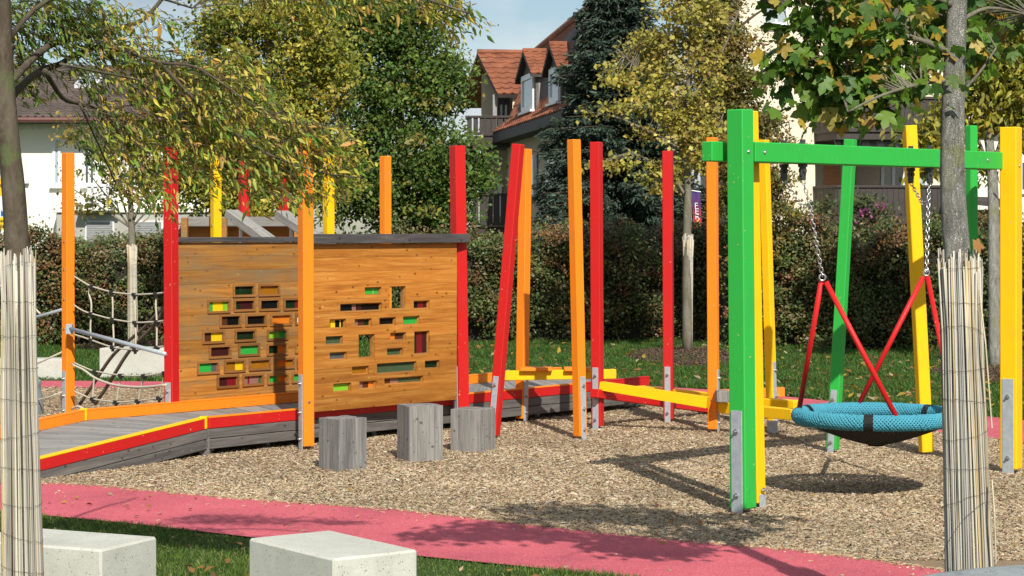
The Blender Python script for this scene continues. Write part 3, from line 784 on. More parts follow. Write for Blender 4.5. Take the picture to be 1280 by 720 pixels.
W1 = [(318, 68, 443, 140, (1, 'dgreen')), (462, 66, 582, 136, (1, 'amber')), (175, 155, 303, 232, (1, 'green'), (2.2, 'yellow'), (1, 'lime')), (323, 150, 445, 222, (1, 'dgreen'), (2, 'maroon')),
      (465, 148, 583, 218, (1, 'dark')), (602, 145, 722, 215, (1.6, 'dgreen'), (1, 'red')), (243, 237, 366, 312, (1, 'brown'), (1.6, 'dark')), (388, 235, 508, 305, (1, 'dark')), (528, 232, 650, 302, (1, 'orange')),
      (668, 228, 788, 296, (1, 'white'), (1, 'brown')), (146, 328, 272, 402, (1, 'brown'), (1.3, 'yellow')), (328, 322, 448, 392, (1, 'dgreen')), (510, 322, 628, 384, (2, 'lime'), (1, 'green')), (685, 312, 800, 375, (1, 'amber')),
      (183, 410, 310, 485, (1, 'maroon')), (348, 402, 470, 474, (1, 'green')), (508, 400, 626, 468, (1.4, 'dgreen'), (1, 'orange')), (667, 390, 785, 455, (1, 'green')),
      (117, 500, 243, 575, (2.4, 'green'), (1, 'grey')), (268, 492, 388, 565, (1.4, 'amber'), (1, 'yellow')), (408, 485, 532, 553, (1, 'amber')), (550, 482, 665, 545, (1, 'orange'), (1, 'amber')), (678, 480, 790, 540, (1, 'amber')),
      (228, 578, 352, 653, (1, 'maroon'), (1, 'red')), (372, 572, 492, 640, (1, 'pink'), (.4, 'red'), (2, 'pink'), (.6, 'olive')), (512, 570, 632, 630, (1, 'green'), (1, 'orange')), (650, 560, 770, 622, (1, 'green'))]
wall('weathered brown plank wall with small raised wooden window frames and coloured panes', A1, B1, .24, 1.80, W1, True, PINEW, .09, (-.02, .04), 4.5, 220, 340)
A2_ = Vector(((390 - 640) * 18.34 / FOC, 18.34, 0)); B2 = Vector(((571 - 640) * 19.74 / FOC, 19.74, 0))
W2 = [(275, 85, 370, 130, (2, 'green'), (.25, 'lime'), (1, 'green')), (415, 80, 505, 210), (137, 175, 372, 222, (1.2, 'dark'), (.35, 'pink'), (.5, 'maroon'), (1.6, 'dark')), (550, 160, 640, 208, (.8, 'dark'), (.8, 'red'), (.5, 'maroon')),
      (78, 265, 170, 318, (.4, 'amber'), (.7, 'yellow'), (.7, 'dark'), (.2, 'yellow'), (.3, 'dark')), (218, 262, 315, 308, (1, 'pink'), (1.2, 'brown'), (1, 'dgreen')), (357, 255, 450, 300, (1, 'dark')), (490, 248, 585, 298, (1, 'green')),
      (55, 360, 152, 408, (1, 'olive')), (240, 350, 332, 485), (418, 340, 508, 385, (1, 'orange'), (1.3, 'brown')), (553, 332, 640, 462, (.7, 'dgreen'), (1, 'red'), (.8, 'maroon')),
      (78, 450, 175, 495, (1, 'grey')), (400, 428, 490, 472, (1, 'olive')), (203, 530, 298, 577, (1, 'amber')), (343, 508, 567, 567, (1, 'olive')), (613, 497, 697, 543, (1, 'dgreen')),
      (98, 625, 200, 675, (1, 'lime')), (245, 612, 340, 658, (1, 'pink'), (1.2, 'brown'), (1, 'orange')), (385, 590, 605, 628, (1, 'brown'), (1, 'pink'), (3, 'olive'))]
_, MW2, dW2, LW2 = wall('orange-brown pine plank wall with flush cut windows behind the grey stumps', A2_, B2, .31, 1.795, W2, False, PINE, .07, (-.02, .13), 4.5, 395, 340)

# ------------------------------------------------------------------ balance beams
def bthing(name, label, cat, col, a, b, w, h, h1=None, extra=None):
    t = thing(name, label, cat, (a.x, a.y, 0)); beam('beam', PAINT[col], a, b, w, h, t, h1); return t
t = bthing('balance_beam', 'level yellow beam with orange treads between the leaning red post and the red post', 'balance beam', 'yellow', P(628, 463.5, 20.45), P(770, 461.5, 20.45), .10, .092)
for x0, x1 in ((650, 690), (705, 737)):
    a, b = P(x0, 460, 20.45), P(x1, 460, 20.45); q = MB(); q.cbox(a.x, b.x, a.y - .11, a.y + .11, a.z - .026, a.z + .008, .005); q.build('tread', PAINT['orange'], t)
bthing('balance_beam', 'yellow sloping balance beam running from the red post to the orange post, the front one', 'balance beam', 'yellow', P(752, 477, 19.95), P(886, 496.3, 19.55), .10, .078, .102)
bthing('balance_beam', 'yellow sloping balance beam behind the front one, passing the red post', 'balance beam', 'yellow', P(800, 482, 21.3), P(897, 492, 20.1), .10, .09)
bthing('balance_beam', 'red beam sloping down to the wood chips below the yellow beams', 'balance beam', 'red', P(743, 486, 19.86), P(900, 508, 21.9), .09, .085)
bthing('balance_beam', 'yellow beam from the orange post passing behind the green post to the basket swing, the lower one', 'balance beam', 'yellow', P(894, 502, 19.75), P(994, 511.5, 18.8), .10, .1)
bthing('balance_beam', 'short yellow beam just above the lower yellow beam near the basket swing', 'balance beam', 'yellow', P(953, 497.5, 19.6), P(997, 500.5, 19.3), .12, .09)
bthing('balance_beam', 'orange beam end behind the yellow leaning post', 'balance beam', 'orange', P(900, 487, 20.9), P(980, 484, 20.9), .10, .095)
t = thing('timber_block', 'small grey timber block fixed beside the orange post', 'block', tuple(P(903, 502, 19.3)))
q = MB(); c = P(903, 488, 19.5); q.cbox(c.x - .062, c.x + .062, c.y - .1, c.y + .1, c.z - .105, c.z, .006); q.build('block', GREYV, t)
q = MB(); c = P(965, 538, 19.6); q.cbox(c.x - .04, c.x + .05, c.y - .04, c.y + .06, -.02, .12, .004); o = q.build('post_shoe', STEEL, None); tag(o, 'grey steel shoe under the yellow leaning post', 'post shoe')

# ------------------------------------------------------------------ things behind the walls: play platform with slide rails
PLT = thing('play_platform', 'brown boarded play platform with grey top rail seen above the weathered wall', 'platform', (-3.0, 22.6, 0))
for (x0, x1, y0, y1, Y, mat, nm, dp) in ((228, 372, 271, 283, 22.5, GREYW, 'top_rail', .06),):
    a, b = P(x0, y0, Y), P(x1, y0, Y); beam(nm, mat, a, b, dp, .105, PLT)
for k, (y0, y1) in enumerate(((283, 296), (296.5, 311), (311.5, 326))):
    a, b = P(231, y0, 22.62), P(370, y0, 22.62); beam('plank', PINE, a, b, .03, (y1 - y0) * 22.62 / FOC, PLT)
for x in (231, 280, 372):
    a = P(x, 272, 22.45); q = MB(); q.cbox(a.x - .035, a.x + .035, a.y - .05, a.y + .04, 0, a.z, .004); q.build('upright', PINEW, PLT)
for (xa, ya, xb, yb, lab) in ((290, 262, 352, 307, 'left'), (353, 263, 415, 306, 'right')):
    a, b = P(xa, ya, 22.0), P(xb, yb, 21.3)
    beam('slide_rail', GREYW, a, b, .16, .085, PLT)
    q = MB(); c = a.lerp(b, .18); q.tube([(c.x, c.y, 1.2), (c.x, c.y, c.z - .09)], .018, 8); q.build('strut', plain('white_paint', (.75, .74, .70), None, 8, .5), PLT)

# ------------------------------------------------------------------ rope net
NT = thing('rope_net', 'beige rope climbing net with black connectors between the orange and the red post', 'climbing net', (-4.0, 20.3, 0))
YA, YB = 20.98, 19.2
def net_Y(px): 
    u = (px - 88) / (212 - 88); return YA + (YB - YA) * u
def rope(pts, r=.0082, yo=0.0, nm='rope', mat=None, n=6):
    v = [P(x, y, net_Y(x) + yo) for x, y in pts]; w = []
    for i in range(len(v) - 1):      # catmull-rom
        p0, p1, p2, p3 = v[max(i - 1, 0)], v[i], v[i + 1], v[min(i + 2, len(v) - 1)]
        for k in range(4):
            t = k / 4; w.append(.5 * ((2 * p1) + (p2 - p0) * t + (2 * p0 - 5 * p1 + 4 * p2 - p3) * t * t + (3 * p1 - p0 - 3 * p2 + p3) * t ** 3))
    w.append(v[-1]); q = MB(); q.smooth = True; q.tube(w, r, n); return q.build(nm, mat or ROPE, NT, recalc=False)
H1 = [(92, 345), (105, 353), (115, 358), (140, 365), (168, 368), (195, 367), (208, 365)]
H2 = [(92, 381), (103, 388), (114, 392), (141, 399), (169, 403), (196, 402), (208, 400)]
H3 = [(92, 418), (102, 421), (114, 425), (141, 434), (169, 437), (196, 434), (208, 432)]
H4 = [(92, 453), (105, 459), (119, 464), (151, 469), (180, 469.5), (206, 466)]
H5 = [(92, 489), (104, 494), (116, 498.5), (145, 502.5), (172, 501), (199, 497.5), (208, 495)]
H6 = [(90, 456), (104, 462), (118, 472), (135, 479), (152, 482.5), (180, 484), (208, 481)]
for H in (H1, H2, H3, H4, H5): rope(H)
rope(H6, .012, -.4)
rope([(90, 511), (97, 508), (104, 511)], .012, -.2)
V = [[(113, 358), (111, 366), (114, 378), (114, 392), (113, 410), (114, 425)], [(140, 365), (141, 380), (141, 399), (142, 417), (142, 434)], [(167, 368), (169, 385), (169, 403), (170, 420), (169, 437)], [(195, 367), (195, 385), (196, 402), (196, 420), (196, 434)],
     [(119, 464), (117, 480), (116, 498)], [(151, 469), (148, 486), (146, 502)], [(180, 469), (176, 486), (173, 501)], [(206, 467), (202, 483), (199, 497)]]
for v in V: rope(v, .0092)
for (x, y) in [h for H in (H1, H2, H3, H4, H5) for h in H if h[0] in (115, 140, 168, 195, 114, 141, 169, 196, 119, 151, 180, 206, 116, 145, 172, 199)]:
    c = P(x, y, net_Y(x) - .01); q = MB(); q.cbox(c.x - .027, c.x + .027, c.y - .02, c.y + .02, c.z - .02, c.z + .014, .004); q.cbox(c.x - .013, c.x + .013, c.y - .016, c.y + .016, c.z - .042, c.z - .0195, .003); q.build('connector', DARKM, NT)
# brown belts swinging up behind
for xs in (0, 19):
    rope([(100 + xs, 505), (118 + xs, 478), (138 + xs * .9, 448), (156 + xs * .7, 430), (182 + xs * .5, 408), (203 + xs * .2, 384)], .018, .35, 'belt', BELT)
NL = thing('handrail', 'slanting steel handrail running from the left orange post to the red post', 'handrail', tuple(P(88, 520, 20.7)))
q = MB(); q.smooth = True; q.tube([P(88, 411, YA - .2), P(207, 442.7, YB - .1)], .021, 12); q.build('pipe', STEEL, NL, recalc=False)
c = P(88, 411.5, YA - .2); q = MB(); q.cbox(c.x - .045, c.x + .02, c.y - .02, c.y + .05, c.z - .05, c.z + .05, .004); q.build('bracket', STEEL, NL)
NL = thing('rope_net', 'net ropes and pipe left of the orange post, half hidden by the reed-wrapped trunk', 'climbing net', tuple(P(40, 520, 21.6)))
def seg(pts, r, mat, nm, Y0=21.05, Y1=22.3):
    q = MB(); q.smooth = True; q.tube([P(x, y, Y0 + (Y1 - Y0) * (77 - x) / 77) for x, y in pts], r, 8); q.build(nm, mat, NL, recalc=False)
seg([(78, 387), (43, 397), (-30, 418)], .016, STEEL, 'pipe'); seg([(78, 440), (45, 455), (0, 478), (-20, 488)], .010, ROPE, 'rope'); seg([(78, 490), (60, 497), (43, 501), (0, 502), (-25, 498)], .010, ROPE, 'rope')
seg([(-20, 350), (0, 357), (30, 372), (50, 392)], .010, ROPE, 'rope')

# ------------------------------------------------------------------ stumps
def stump(A, s, rot, h, label):
    """four by four upright timbers bolted to a block; A is the corner nearest the camera"""
    t = thing('wooden_stump', label, 'stool', (A.x, A.y, 0), rot, 'grey weathered wooden stumps in the wood chips')
    M = W[t.name]; n = 4; w = s / n
    for i in range(n):
        for j in range(n):
            q = MB(); e = .0005; dz = rnd.uniform(-.003, .002); o_ = rnd.uniform(-.0007, .0007)
            q.cbox(i * w + e, (i + 1) * w - e, j * w + e + o_, (j + 1) * w - e + o_, -.03, h + dz, .0016)
            Mo = M @ Matrix.Translation((rnd.uniform(-.001, .001), 0, 0)); q.build('plank', GREYV, t, Mo, local=True)
    for (i, z) in ((.6, .75), (1.6, .55), (2.4, .35), (3.3, .62), (.5, .2)):
        q = MB(); q.tube([(i * w, -.004, z * h), (i * w, .004, z * h)], .006, 8); q.build('screw', BOLT, t, M, local=True)
c = G(423.7, 590.7); stump(c, .274, R(41), .418, 'tall grey stump nearest the orange post, leftmost of the three')
c = G(512, 579); stump(c, .295, R(23.6), .465, 'tallest grey stump, the middle one of the three')
c = G(600, 567); stump(c, .288, R(63), .372, 'lowest grey stump in front of the leaning red post, rightmost of the three')

# ------------------------------------------------------------------ concrete blocks
def concrete():
    m, n, l, b = newmat('cast_concrete'); v = coords(n, l, (1, 1, 1), rand=True)
    f = noise(n, l, v, 2.6, 7, .65); r = ramp(n, [(.3, (.43, .43, .37)), (.7, (.58, .58, .515))]); l.new(f, r.inputs[0])
    vo = n.new('ShaderNodeTexVoronoi'); vo.inputs['Scale'].default_value = 62; l.new(v, vo.inputs['Vector'])
    sp = noise(n, l, v, 30, 2); 
    pr = ramp(n, [(0, (1, 1, 1)), (.13, (1, 1, 1)), (.2, (0, 0, 0))]); l.new(vo.outputs['Distance'], pr.inputs[0])
    gate = ramp(n, [(.5, (0, 0, 0)), (.54, (1, 1, 1))]); l.new(sp, gate.inputs[0])
    k = n.new('ShaderNodeMath'); k.operation = 'MULTIPLY'; l.new(pr.outputs[0], k.inputs[0]); l.new(gate.outputs[0], k.inputs[1])
    fine = noise(n, l, v, 160, 2); fr_ = ramp(n, [(.3, (.88, .88, .88)), (.7, (1.08, 1.08, 1.08))]); l.new(fine, fr_.inputs[0])
    col = mixc(n, l, 1.0, r.outputs[0], fr_.outputs[0], 'MULTIPLY'); col = mixc(n, l, k.outputs[0], col, (.22, .21, .18))
    # damp green-grey streaks
    vs = coords(n, l, (3, 3, .8), rand=True); sf = noise(n, l, vs, 1.5, 6, .7); sr = ramp(n, [(.52, (0, 0, 0)), (.8, (.5, .5, .5))]); l.new(sf, sr.inputs[0])
    col = mixc(n, l, sr.outputs[0], col, (.36, .36, .31))
    l.new(col, b.inputs['Base Color']); b.inputs['Roughness'].default_value = .9; b.inputs['Specular IOR Level'].default_value = .2
    bp = n.new('ShaderNodeBump'); bp.inputs['Strength'].default_value = .8; bp.inputs['Distance'].default_value = .006; bp.invert = True
    l.new(k.outputs[0], bp.inputs['Height']); l.new(bp.outputs[0], b.inputs['Normal']); return m
CONC = concrete()
def cblock(p, rot, lx, ly, h, label):
    m = MB(); m.cbox(0, lx, 0, ly, -.05, h, .011); o = m.build('concrete_block', CONC, None, Matrix.Translation(p) @ Matrix.Rotation(rot, 4, 'Z'), local=True)
    return tag(o, label, 'concrete seat', 'pale concrete seat blocks')
# right near block: front corner measured, long side runs to the left and back
cblock(Vector((-.808, 9.42, 0)), math.atan2(.27, .37), .458, .79, .42, 'pale concrete block in the grass at the bottom, the one standing alone in the middle')
cblock(Vector((-1.915, 9.69, 0)), R(65.4), .46, .80, .42, 'pale concrete block in the bottom left corner behind the reed-wrapped trunk')
a = G(-12, 474.5); cblock(Vector((a.x - 1.2, a.y, 0)), R(2), 2.12, .45, .255, 'long low concrete block on the far lawn at the left edge')
a = G(124, 473); cblock(Vector((a.x, a.y, 0)), R(-6), 1.3, .5, .39, 'concrete block on the far lawn behind the rope net')
# grey stone at the lower right corner
def boulder(name, label, c, rx, ry, h, mat, seed, cat):
    rr = random.Random(seed); m = MB(); nu, nv = 40, 12; vs = []; fs = []
    ph = [rr.uniform(0, 6) for _ in range(6)]
    for j in range(nv + 1):
        q = j / nv
        if q < .55: r_ = 1 + .03 * math.sin(q * 9); z = h * q / .55 * .9 
        else: t_ = (q - .55) / .45; r_ = math.cos(t_ * math.pi / 2) ** .45 if t_ < 1 else 0; z = h * (.9 + .1 * math.sin(t_ * math.pi / 2))
        for i in range(nu):
            a = 2 * math.pi * i / nu; k = 1 + .05 * math.sin(2 * a + ph[0]) + .03 * math.sin(5 * a + ph[1]) + .015 * math.sin(9 * a + ph[2] + 3 * q)
            vs.append((rx * r_ * k * math.cos(a), ry * r_ * k * math.sin(a), z * (1 + .02 * math.sin(3 * a + ph[3])) - .03))
    for j in range(nv):
        for i in range(nu): fs.append((j * nu + i, j * nu + (i + 1) % nu, (j + 1) * nu + (i + 1) % nu, (j + 1) * nu + i))
    m.smooth = True; m.add(vs, fs); o = m.build(name, mat, None, Matrix.Translation(c), local=True); return tag(o, label, cat)
def stone():
    m, n, l, b = newmat('blue_grey_stone'); v = coords(n, l, (1, 1, 1)); f = noise(n, l, v, 4, 9, .7, 1.2)
    r = ramp(n, [(.3, (.17, .20, .21)), (.5, (.27, .30, .31)), (.75, (.36, .39, .39))]); l.new(f, r.inputs[0])
    w = n.new('ShaderNodeTexVoronoi'); w.feature = 'DISTANCE_TO_EDGE'; w.inputs['Scale'].default_value = 5; 
    d_ = n.new('ShaderNodeVectorMath'); d_.operation = 'ADD'; nn = n.new('ShaderNodeTexNoise'); nn.inputs['Scale'].default_value = 6; l.new(v, nn.inputs['Vector']); l.new(v, d_.inputs[0]); l.new(nn.outputs['Color'], d_.inputs[1]); l.new(d_.outputs[0], w.inputs['Vector'])
    wr = ramp(n, [(0, (1, 1, 1)), (.02, (0, 0, 0))]); l.new(w.outputs['Distance'], wr.inputs[0])
    l.new(mixc(n, l, wr.outputs[0], r.outputs[0], (.10, .12, .13)), b.inputs['Base Color']); b.inputs['Roughness'].default_value = .6; bump(n, l, f, b, .5, .01); return m
STONE = stone()
boulder('boulder', 'flat blue-grey stone seat at the bottom right corner in front of the reed-wrapped trunk', Vector((2.28, 8.55, 0)), .70, .55, .50, STONE, 3, 'stone')
boulder('boulder', 'dark grey boulder behind the reed-wrapped trunk at the left edge', Vector((-5.33, 21.6, 0)), .42, .35, .42, STONE, 8, 'stone')
#MARK_NATURE
# ------------------------------------------------------------------ vegetation
DIA = [(0, 0, 0), (.5, -.32, .06), (1, 0, -.04), (.5, .32, .06)]; DIAF = [(0, 1, 2), (0, 2, 3)]
LANC = [(0, 0, 0), (.38, -.15, .05), (.75, -.09, .02), (1, 0, -.10), (.75, .09, .02), (.38, .15, .05), (.45, 0, -.01)]
LANCF = [(0, 1, 6), (1, 2, 6), (2, 3, 6), (3, 4, 6), (4, 5, 6), (5, 0, 6)]
def bark(name, c1, c2, c3, sc=14, st=.9, moss=None, crack=1.0):
    m, n, l, b = newmat(name); v = coords(n, l, (1, 1, .35)); 
    w = n.new('ShaderNodeTexVoronoi'); w.feature = 'DISTANCE_TO_EDGE'; w.inputs['Scale'].default_value = sc * 5
    nn = n.new('ShaderNodeTexNoise'); nn.inputs['Scale'].default_value = sc; l.new(v, nn.inputs['Vector'])
    d_ = n.new('ShaderNodeVectorMath'); d_.operation = 'MULTIPLY_ADD'; l.new(nn.outputs['Color'], d_.inputs[0]); d_.inputs[1].default_value = (.16, .16, .16); l.new(v, d_.inputs[2]); l.new(d_.outputs[0], w.inputs['Vector'])
    f = noise(n, l, v, sc, 8, .7, .5); r = ramp(n, [(.3, c1), (.5, c2), (.72, c3)]); l.new(f, r.inputs[0]); col = r.outputs[0]
    wr = ramp(n, [(0, (1, 1, 1)), (.10, (0, 0, 0))]); l.new(w.outputs['Distance'], wr.inputs[0]); col = mixc(n, l, mixc(n, l, crack, (0, 0, 0), wr.outputs[0]), col, tuple(x * .5 for x in c1))
    if moss:
        mf = noise(n, l, coords(n, l), 7, 5, .7); mr = ramp(n, [(.52, (0, 0, 0)), (.66, (.8, .8, .8))]); l.new(mf, mr.inputs[0]); col = mixc(n, l, mr.outputs[0], col, moss)
    l.new(col, b.inputs['Base Color']); b.inputs['Roughness'].default_value = .95; b.inputs['Specular IOR Level'].default_value = .15
    bump(n, l, w.outputs['Distance'], b, st, .015); return m
BARKG = bark('pale_grey_bark', (.19, .18, .16), (.46, .45, .40), (.72, .71, .65), 30, 1.0, (.33, .34, .16))
BARKD = bark('dark_brown_bark', (.045, .035, .025), (.09, .07, .05), (.17, .145, .11), 9, .25, (.10, .12, .05), crack=.12)
BARKY = bark('grey_brown_bark', (.10, .085, .065), (.18, .16, .12), (.27, .25, .20), 9, .4, (.16, .17, .09), crack=.3)
def reedmat():
    m, n, l, b = newmat('dry_reed'); a = n.new('ShaderNodeAttribute'); a.attribute_name = 'tint'
    v = coords(n, l, (30, 30, 1.2)); f = noise(n, l, v, 3, 6, .6)
    st = noise(n, l, coords(n, l, (3, 3, 2)), 1.3, 4, .6); sr = ramp(n, [(.55, (0, 0, 0)), (.75, (.55, .55, .55))]); l.new(st, sr.inputs[0])
    col = mixc(n, l, 1.0, a.outputs['Color'], mixc(n, l, f, (.62, .62, .62), (1.15, 1.12, 1.05)), 'MULTIPLY')
    col = mixc(n, l, sr.outputs[0], col, (.20, .20, .19))
    l.new(col, b.inputs['Base Color']); b.inputs['Roughness'].default_value = .7; bump(n, l, f, b, .5, .002); return m
REED = reedmat()
WIRE = plain('wire', (.10, .10, .10), None, 10, .5, 0, metal=.6)
def reed_wrap(t, base, top, r0, r1, n, rr_):
    """a mat of dry reeds tied round a trunk; one joined part, plus wire rings"""
    base, top = Vector(base), Vector(top); vs = []; fs = []; cs = []
    L = (top - base).length
    for layer in (0, 1):
        for k in range(int(n * 1.35)):
            if layer == 0 and rnd.random() < .10: continue
            a = 2 * math.pi * (k + rnd.uniform(-.4, .4)) / (n * 1.35); rad = rr_ * rnd.uniform(.35, 1.15)
            q0 = Vector((math.cos(a), math.sin(a), 0)); tw = rnd.gauss(0, .09); q1 = Vector((math.cos(a + tw), math.sin(a + tw), 0))
            ex = -abs(rnd.gauss(0, .035)) + rnd.uniform(0, .03) - (.03 if layer == 0 else 0); rj = rnd.uniform(-.004, .005) - .006 * layer
            ctr = []
            for s_ in (0, .2, .4, .6, .8, 1):
                d = q0.lerp(q1, s_); rad_ = r0 + (r1 - r0) * s_ + rj + .004 * math.sin(6 * s_ + k * 1.7)
                if s_ == 1: rad_ += rnd.uniform(-.004, .018)
                ctr.append(base.lerp(top, s_) + d * rad_ + (top - base).normalized() * (ex if s_ == 1 else 0))
            b = len(vs); m_ = MB(); m_.tube(ctr, rad, 6, True); vs += m_.v; fs += [tuple(i + b for i in f) for f in m_.f]
            c = rnd.choice([(.58, .52, .40), (.62, .58, .48), (.46, .43, .37), (.58, .44, .22), (.38, .36, .33), (.68, .65, .56), (.34, .26, .16), (.54, .53, .50)])
            k_ = rnd.uniform(.75, 1.1); cs += [tuple(x * k_ for x in c) + (1,)] * len(m_.v)
    m_ = MB(); m_.smooth = True; m_.v, m_.f = vs, fs; o = m_.build('reed_mat', REED, t, recalc=False); o['kind'] = 'stuff'
    at = o.data.color_attributes.new('tint', 'FLOAT_COLOR', 'POINT'); at.data.foreach_set('color', np.array(cs, np.float32).ravel())
    nr = max(3, int(L / .14))
    for i in range(nr):
        s_ = (i + .5) / nr; c = base.lerp(top, s_); rad_ = r0 + (r1 - r0) * s_ + rr_ + .004; tl = rnd.gauss(0, .10); ph = rnd.uniform(0, 6)
        pts = [c + Vector((math.cos(a) * (rad_ + rnd.uniform(-.001, .003)), math.sin(a) * (rad_ + rnd.uniform(-.001, .003)), tl * rad_ * 4 * math.sin(a + ph) + rnd.uniform(-.004, .004))) for a in [2 * math.pi * k / 28 for k in range(29)]]
        m_ = MB(); m_.tube(pts, .0009, 4, False); m_.build('wire', WIRE, t, recalc=False)

def nearest_on(poly, p):
    best = None
    for a, b in zip(poly[:-1], poly[1:]):
        ab = b - a; t = max(0, min(1, (p - a).dot(ab) / max(ab.length_squared, 1e-9))); q = a + ab * t
        d = (p - q).length
        if best is None or d < best[0]: best = (d, q)
    return best
def limb_mesh(q, pts, r0, r1, n=8):
    m_ = len(pts); q.tube(pts, [r0 + (r1 - r0) * i / (m_ - 1) for i in range(m_)], n)
def curve(pts, sub=4, wob=0.0):
    v = [Vector(p) for p in pts]; w = []
    for i in range(len(v) - 1):
        p0, p1, p2, p3 = v[max(i - 1, 0)], v[i], v[i + 1], v[min(i + 2, len(v) - 1)]
        for k in range(sub):
            t = k / sub; w.append(.5 * ((2 * p1) + (p2 - p0) * t + (2 * p0 - 5 * p1 + 4 * p2 - p3) * t * t + (3 * p1 - p0 - 3 * p2 + p3) * t ** 3) + Vector((rnd.gauss(0, wob), rnd.gauss(0, wob), rnd.gauss(0, wob))))
    w.append(v[-1]); return w
def lobe_pts(lobes, N, Yc, surf=2.0, seedsh=0):
    """lobes given as (px, py, rx_px, ry_px[, dY, depth_scale]); returns world points"""
    ws = np.array([l[2] * l[3] for l in lobes], float); ws /= ws.sum(); idx = rng.choice(len(lobes), N, p=ws); out = []
    for i in idx:
        l = lobes[i]; Y = Yc + (l[4] if len(l) > 4 else 0); c = P(l[0], l[1], Y); rx = l[2] * Y / FOC; rz = l[3] * Y / FOC; ry = rx * (l[5] if len(l) > 5 else .9)
        d = rng.normal(size=3); d /= np.linalg.norm(d); r = rng.random() ** (1 / surf)
        out.append((c.x + d[0] * r * rx, c.y + d[1] * r * ry, c.z + d[2] * r * rz))
    return np.array(out)
def crown(t, limbs, lobes, Yc, nclump, per, cr, size, cols, wts, templ=(DIA, DIAF), mat=LEAF, twig=.006, twmat=None, surf=2.2, pitch=(.3, .6), flat=.6, wratio=1.0, name='foliage', jit=.2, clumpvar=.35, dirbias=None):
    C_ = lobe_pts(lobes, nclump, Yc, surf)
    segs = [l for l in limbs]
    tw = MB()
    for c in C_:
        p = Vector(c); b = min((nearest_on(l, p) for l in segs), key=lambda x: x[0]); a = b[1]
        mid = a.lerp(p, .55) + Vector((rnd.gauss(0, .05), rnd.gauss(0, .05), .06 * b[0]))
        if twig: tw.tube([a, mid, p], [twig * 1.6, twig, twig * .4], 4, False)
    if twig and len(tw.v): 
        tw.smooth = True; o = tw.build('twigs', twmat or BARKD, t, recalc=False); o['kind'] = 'stuff'
    N = nclump * per; ci = np.repeat(np.arange(nclump), per)
    off = rng.normal(size=(N, 3)) * cr; off[:, 2] *= flat
    pos = C_[ci] + off
    cc_ = palette(cols, wts, nclump, clumpvar * .5)[ci] * .55 + palette(cols, wts, N, jit) * .45
    cc_ = np.clip(cc_ * (1 + rng.normal(0, jit, (N, 1))), .005, 1)
    Rm = rotmats(rng.uniform(0, 6.28, N), rng.normal(pitch[0], pitch[1], N), rng.normal(0, .6, N))
    Rm = np.einsum('ij,njk->nik', TILT, Rm)
    s = rng.lognormal(0, .26, N) * size
    return scatter(name, templ[0], templ[1], pos, Rm, np.stack([s, s * wratio, s], 1), cc_, mat, t)

def trunk_part(t, pts, r0, r1, mat, n=12, nm='trunk'):
    q = MB(); q.smooth = True; c = curve(pts, 4); limb_mesh(q, c, r0, r1, n); return q.build(nm, mat, t, recalc=False), c

GREENS = [(.045, .115, .020), (.075, .155, .025), (.03, .075, .018)]
YEL = [(.62, .42, .04), (.48, .40, .05), (.52, .27, .04)]
# --- young yellow tree with wrapped trunk (right of middle)
Yt = 32.2
t = thing('young_tree', 'young tree with bright yellow leaves and pale reed-wrapped trunk on a mulch bed', 'tree', tuple(G(859, 443)))
_, c = trunk_part(t, [P(859, 445, Yt), P(859, 290, Yt), P(860, 230, Yt), (P(858, 150, Yt)), P(864, 60, Yt), P(866, -60, Yt)], .075, .03, BARKY)
reed_wrap(t, G(859, 443), P(860, 293, Yt), .075, .07, 26, .012)
lim = [c]
for pts in ([P(860, 250, Yt), P(835, 215, Yt), P(790, 190, Yt - .3)], [P(860, 235, Yt), P(885, 190, Yt), P(905, 140, Yt)], [P(858, 160, Yt), P(820, 110, Yt), P(770, 60, Yt - .4)], [P(860, 130, Yt), P(900, 70, Yt), P(925, 10, Yt)], [P(858, 190, Yt), P(780, 150, Yt - .5), P(735, 140, Yt - .6)]):
    _, cc2 = trunk_part(t, pts, .03, .01, BARKY, 6, 'branch'); lim.append(cc2)
YC = [(.58, .47, .08), (.48, .44, .08), (.66, .58, .20), (.28, .33, .06), (.42, .27, .07)]
crown(t, lim, [(858, 5, 52, 60), (850, 90, 58, 56), (790, 128, 34, 14, -.5), (815, 60, 34, 28), (775, 98, 22, 8, -.5), (806, 168, 40, 12, -.4), (780, 205, 44, 8, -.5), (872, 165, 36, 40), (825, 235, 30, 14), (848, 215, 30, 26), (765, 85, 16, 8), (745, 132, 26, 6, -.6), (835, 140, 40, 12)], Yt, 300, 30, .11, .072, YC, [4, 4, 2, 2, 1.5], twig=.006, twmat=BARKY, surf=2.6, wratio=1.1)
